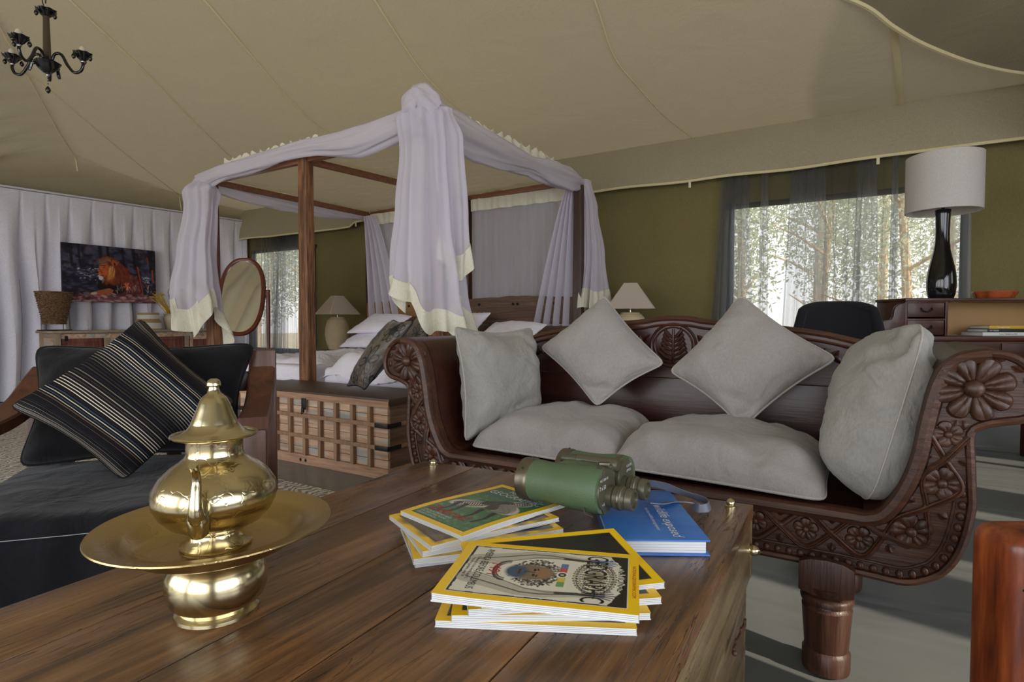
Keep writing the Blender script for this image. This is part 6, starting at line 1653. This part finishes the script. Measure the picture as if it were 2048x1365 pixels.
# ------------------------------------------------------------------ foreground chair, right edge
fc = empty('slab_chair', 'polished orange brown wooden chair with thick slab back, right foreground', 'chair', cam_pt(1.075, .92), DR)
fb = MB(); b_ = bmesh.new(); bmesh.ops.create_cube(b_, size=1)
for v_ in b_.verts: v_.co = Vector((v_.co.x * .62, v_.co.y * .10, v_.co.z * .62))
bmesh.ops.bevel(b_, geom=b_.edges[:], offset=.034, segments=6, affect='EDGES', profile=.6); b_.verts.index_update()
fb._add([v.co + Vector((0, 0, .31)) for v in b_.verts], [[v.index for v in f.verts] for f in b_.faces]); b_.free()
add('slab_back', fb, M['orange_wood'], fc)
add('seat', MB().box((.10, -.27, .40), (.40, .44, .05), .012), M['orange_wood'], fc)
for x in (-.05, .25): add('leg', MB().box((x, -.44, .19), (.06, .06, .38), .008), M['orange_wood'], fc)
add('peg', MB().tube([(-.294, -.051, .538), (-.294, -.046, .538)], .0025, 10), M['black_hole'], fc)

# ------------------------------------------------------------------ chandelier
CHX, CHY = C_D = (-4.19, 1.535)
cp = cam_pt(-2.75, 3.5)
chd = empty('chandelier', 'black glass chandelier with curved arms hanging from the tent roof', 'chandelier', (cp[0], cp[1], 2.47))
zt = roof_z(cp[0], cp[1]) - 2.47
chain = MB()
z = .35; k = 0
while z < zt - .01:
    a = PI / 2 * (k % 2); c_, s_ = math.cos(a), math.sin(a)
    chain.tube([(.007 * math.cos(q) * c_, .007 * math.cos(q) * s_, z + .016 + .016 * math.sin(q)) for q in [2 * PI * i / 12 for i in range(12)]], .0018, 5, closed=True); z += .026; k += 1
add('chain', chain, M['iron'], chd, kind='stuff')
add('cable', MB().tube(catmull([(-.004, 0, .31), (-.05, .0, .40), (-.07, .01, .60), (-.03, 0, .9), (0, 0, zt)], 6), .003, 6), M['black_ink'], chd)
def dish(r, name='bobeche'):
    return MB().lathe([(.012, -.035), (.016, -.028), (.026, -.018), (r * .7, -.006), (r * .95, .006), (r, .012), (r * .92, .013), (r * .6, .004), (.02, .002)], seg=40, wave=(8, .07))
add('column', MB().lathe([(.022, .02), (.020, .05), (.018, .17), (.016, .26), (.018, .28)], seg=20), M['pillar'], chd)
def at(o, x, y, z, s=1): o.location = (x, y, z); o.scale = (s, s, s); return o
at(add('crown_dish', dish(.052), M['black_glass'], chd), 0, 0, .30, 1.0)
add('hub', MB().lathe([(.0, -.06), (.02, -.055), (.045, -.03), (.06, -.005), (.066, .006), (.05, .015), (.03, .03), (.024, .045)], seg=32, wave=(6, .05)), M['black_glass'], chd)
def drop(): return MB().lathe([(0, -.036), (.007, -.030), (.0115, -.020), (.009, -.010), (.003, -.002), (0, 0)], seg=10)
dm = drop().mesh('drop'); dm.materials.append(M['black_glass'])
dishm = dish(.048).mesh('bobeche'); dishm.materials.append(M['black_glass'])
angs = [math.radians(a) for a in (31.7 - 4, 31.7 + 176, 31.7 + 125, 31.7 + 275)]
for i, a in enumerate(angs[:4]):
    c_, s_ = math.cos(a), math.sin(a); R_ = .215 if i != 2 else .2
    rise = (0, .0, .03, .0)[i]
    P = [(.03, .02), (.05, .055), (.09, .05), (.125, -.01), (.165, -.055), (.205, -.05), (.222, -.02), (.222, .0)]
    arm_ = add('arm', MB().tube(catmull([(x * c_, x * s_, z + rise * x * 4) for x, z in P], 5), .0085, 10), M['black_glass'], chd)
    x, z = .222, .0 + rise * .9
    cl = add('collar', MB().lathe([(.012, 0), (.013, .003), (.012, .008)], seg=16), M['silver'], arm_); cl.location = (x * c_, x * s_, z)
    dd = add('bobeche', dishm, M['black_glass'], arm_); dd.location = (x * c_, x * s_, z + .042)
    b_o = add('bulb', MB().lathe([(.008, 0), (.010, .01), (.0165, .03), (.0175, .042), (.013, .056), (.004, .062), (0, .063)], seg=18), M['bulb'], arm_); b_o.location = (x * c_, x * s_, z + .034)
    for q in (0, 2.1, 4.2):
        o = add('drop', dm, M['black_glass'], arm_); o.location = (x * c_ + .046 * math.cos(q + a), x * s_ + .046 * math.sin(q + a), z + .040)
for q in (.6, 2.7, 4.8):
    o = add('drop', dm, M['black_glass'], chd); o.location = (.05 * math.cos(q), .05 * math.sin(q), .293)
for k in range(3): add('bead', MB().ball((0, 0, -.085 - k * .016), .0042, seg=8), M['black_glass'], chd)
add('ring', MB().ball((0, 0, -.066), .010, seg=10), M['silver'], chd)
o = add('drop', dm, M['black_glass'], chd); o.location = (0, 0, -.130); o.scale = (1.25,) * 3
for q in (0, 2.09, 4.19):
    pr = MB().tube([(.05 * math.cos(q), .05 * math.sin(q), -.005), (.075 * math.cos(q), .075 * math.sin(q), -.01), (.082 * math.cos(q), .082 * math.sin(q), -.04), (.088 * math.cos(q), .088 * math.sin(q), -.055)], [.008, .010, .010, .007], 8)
    add('scroll', pr, M['black_glass'], chd)
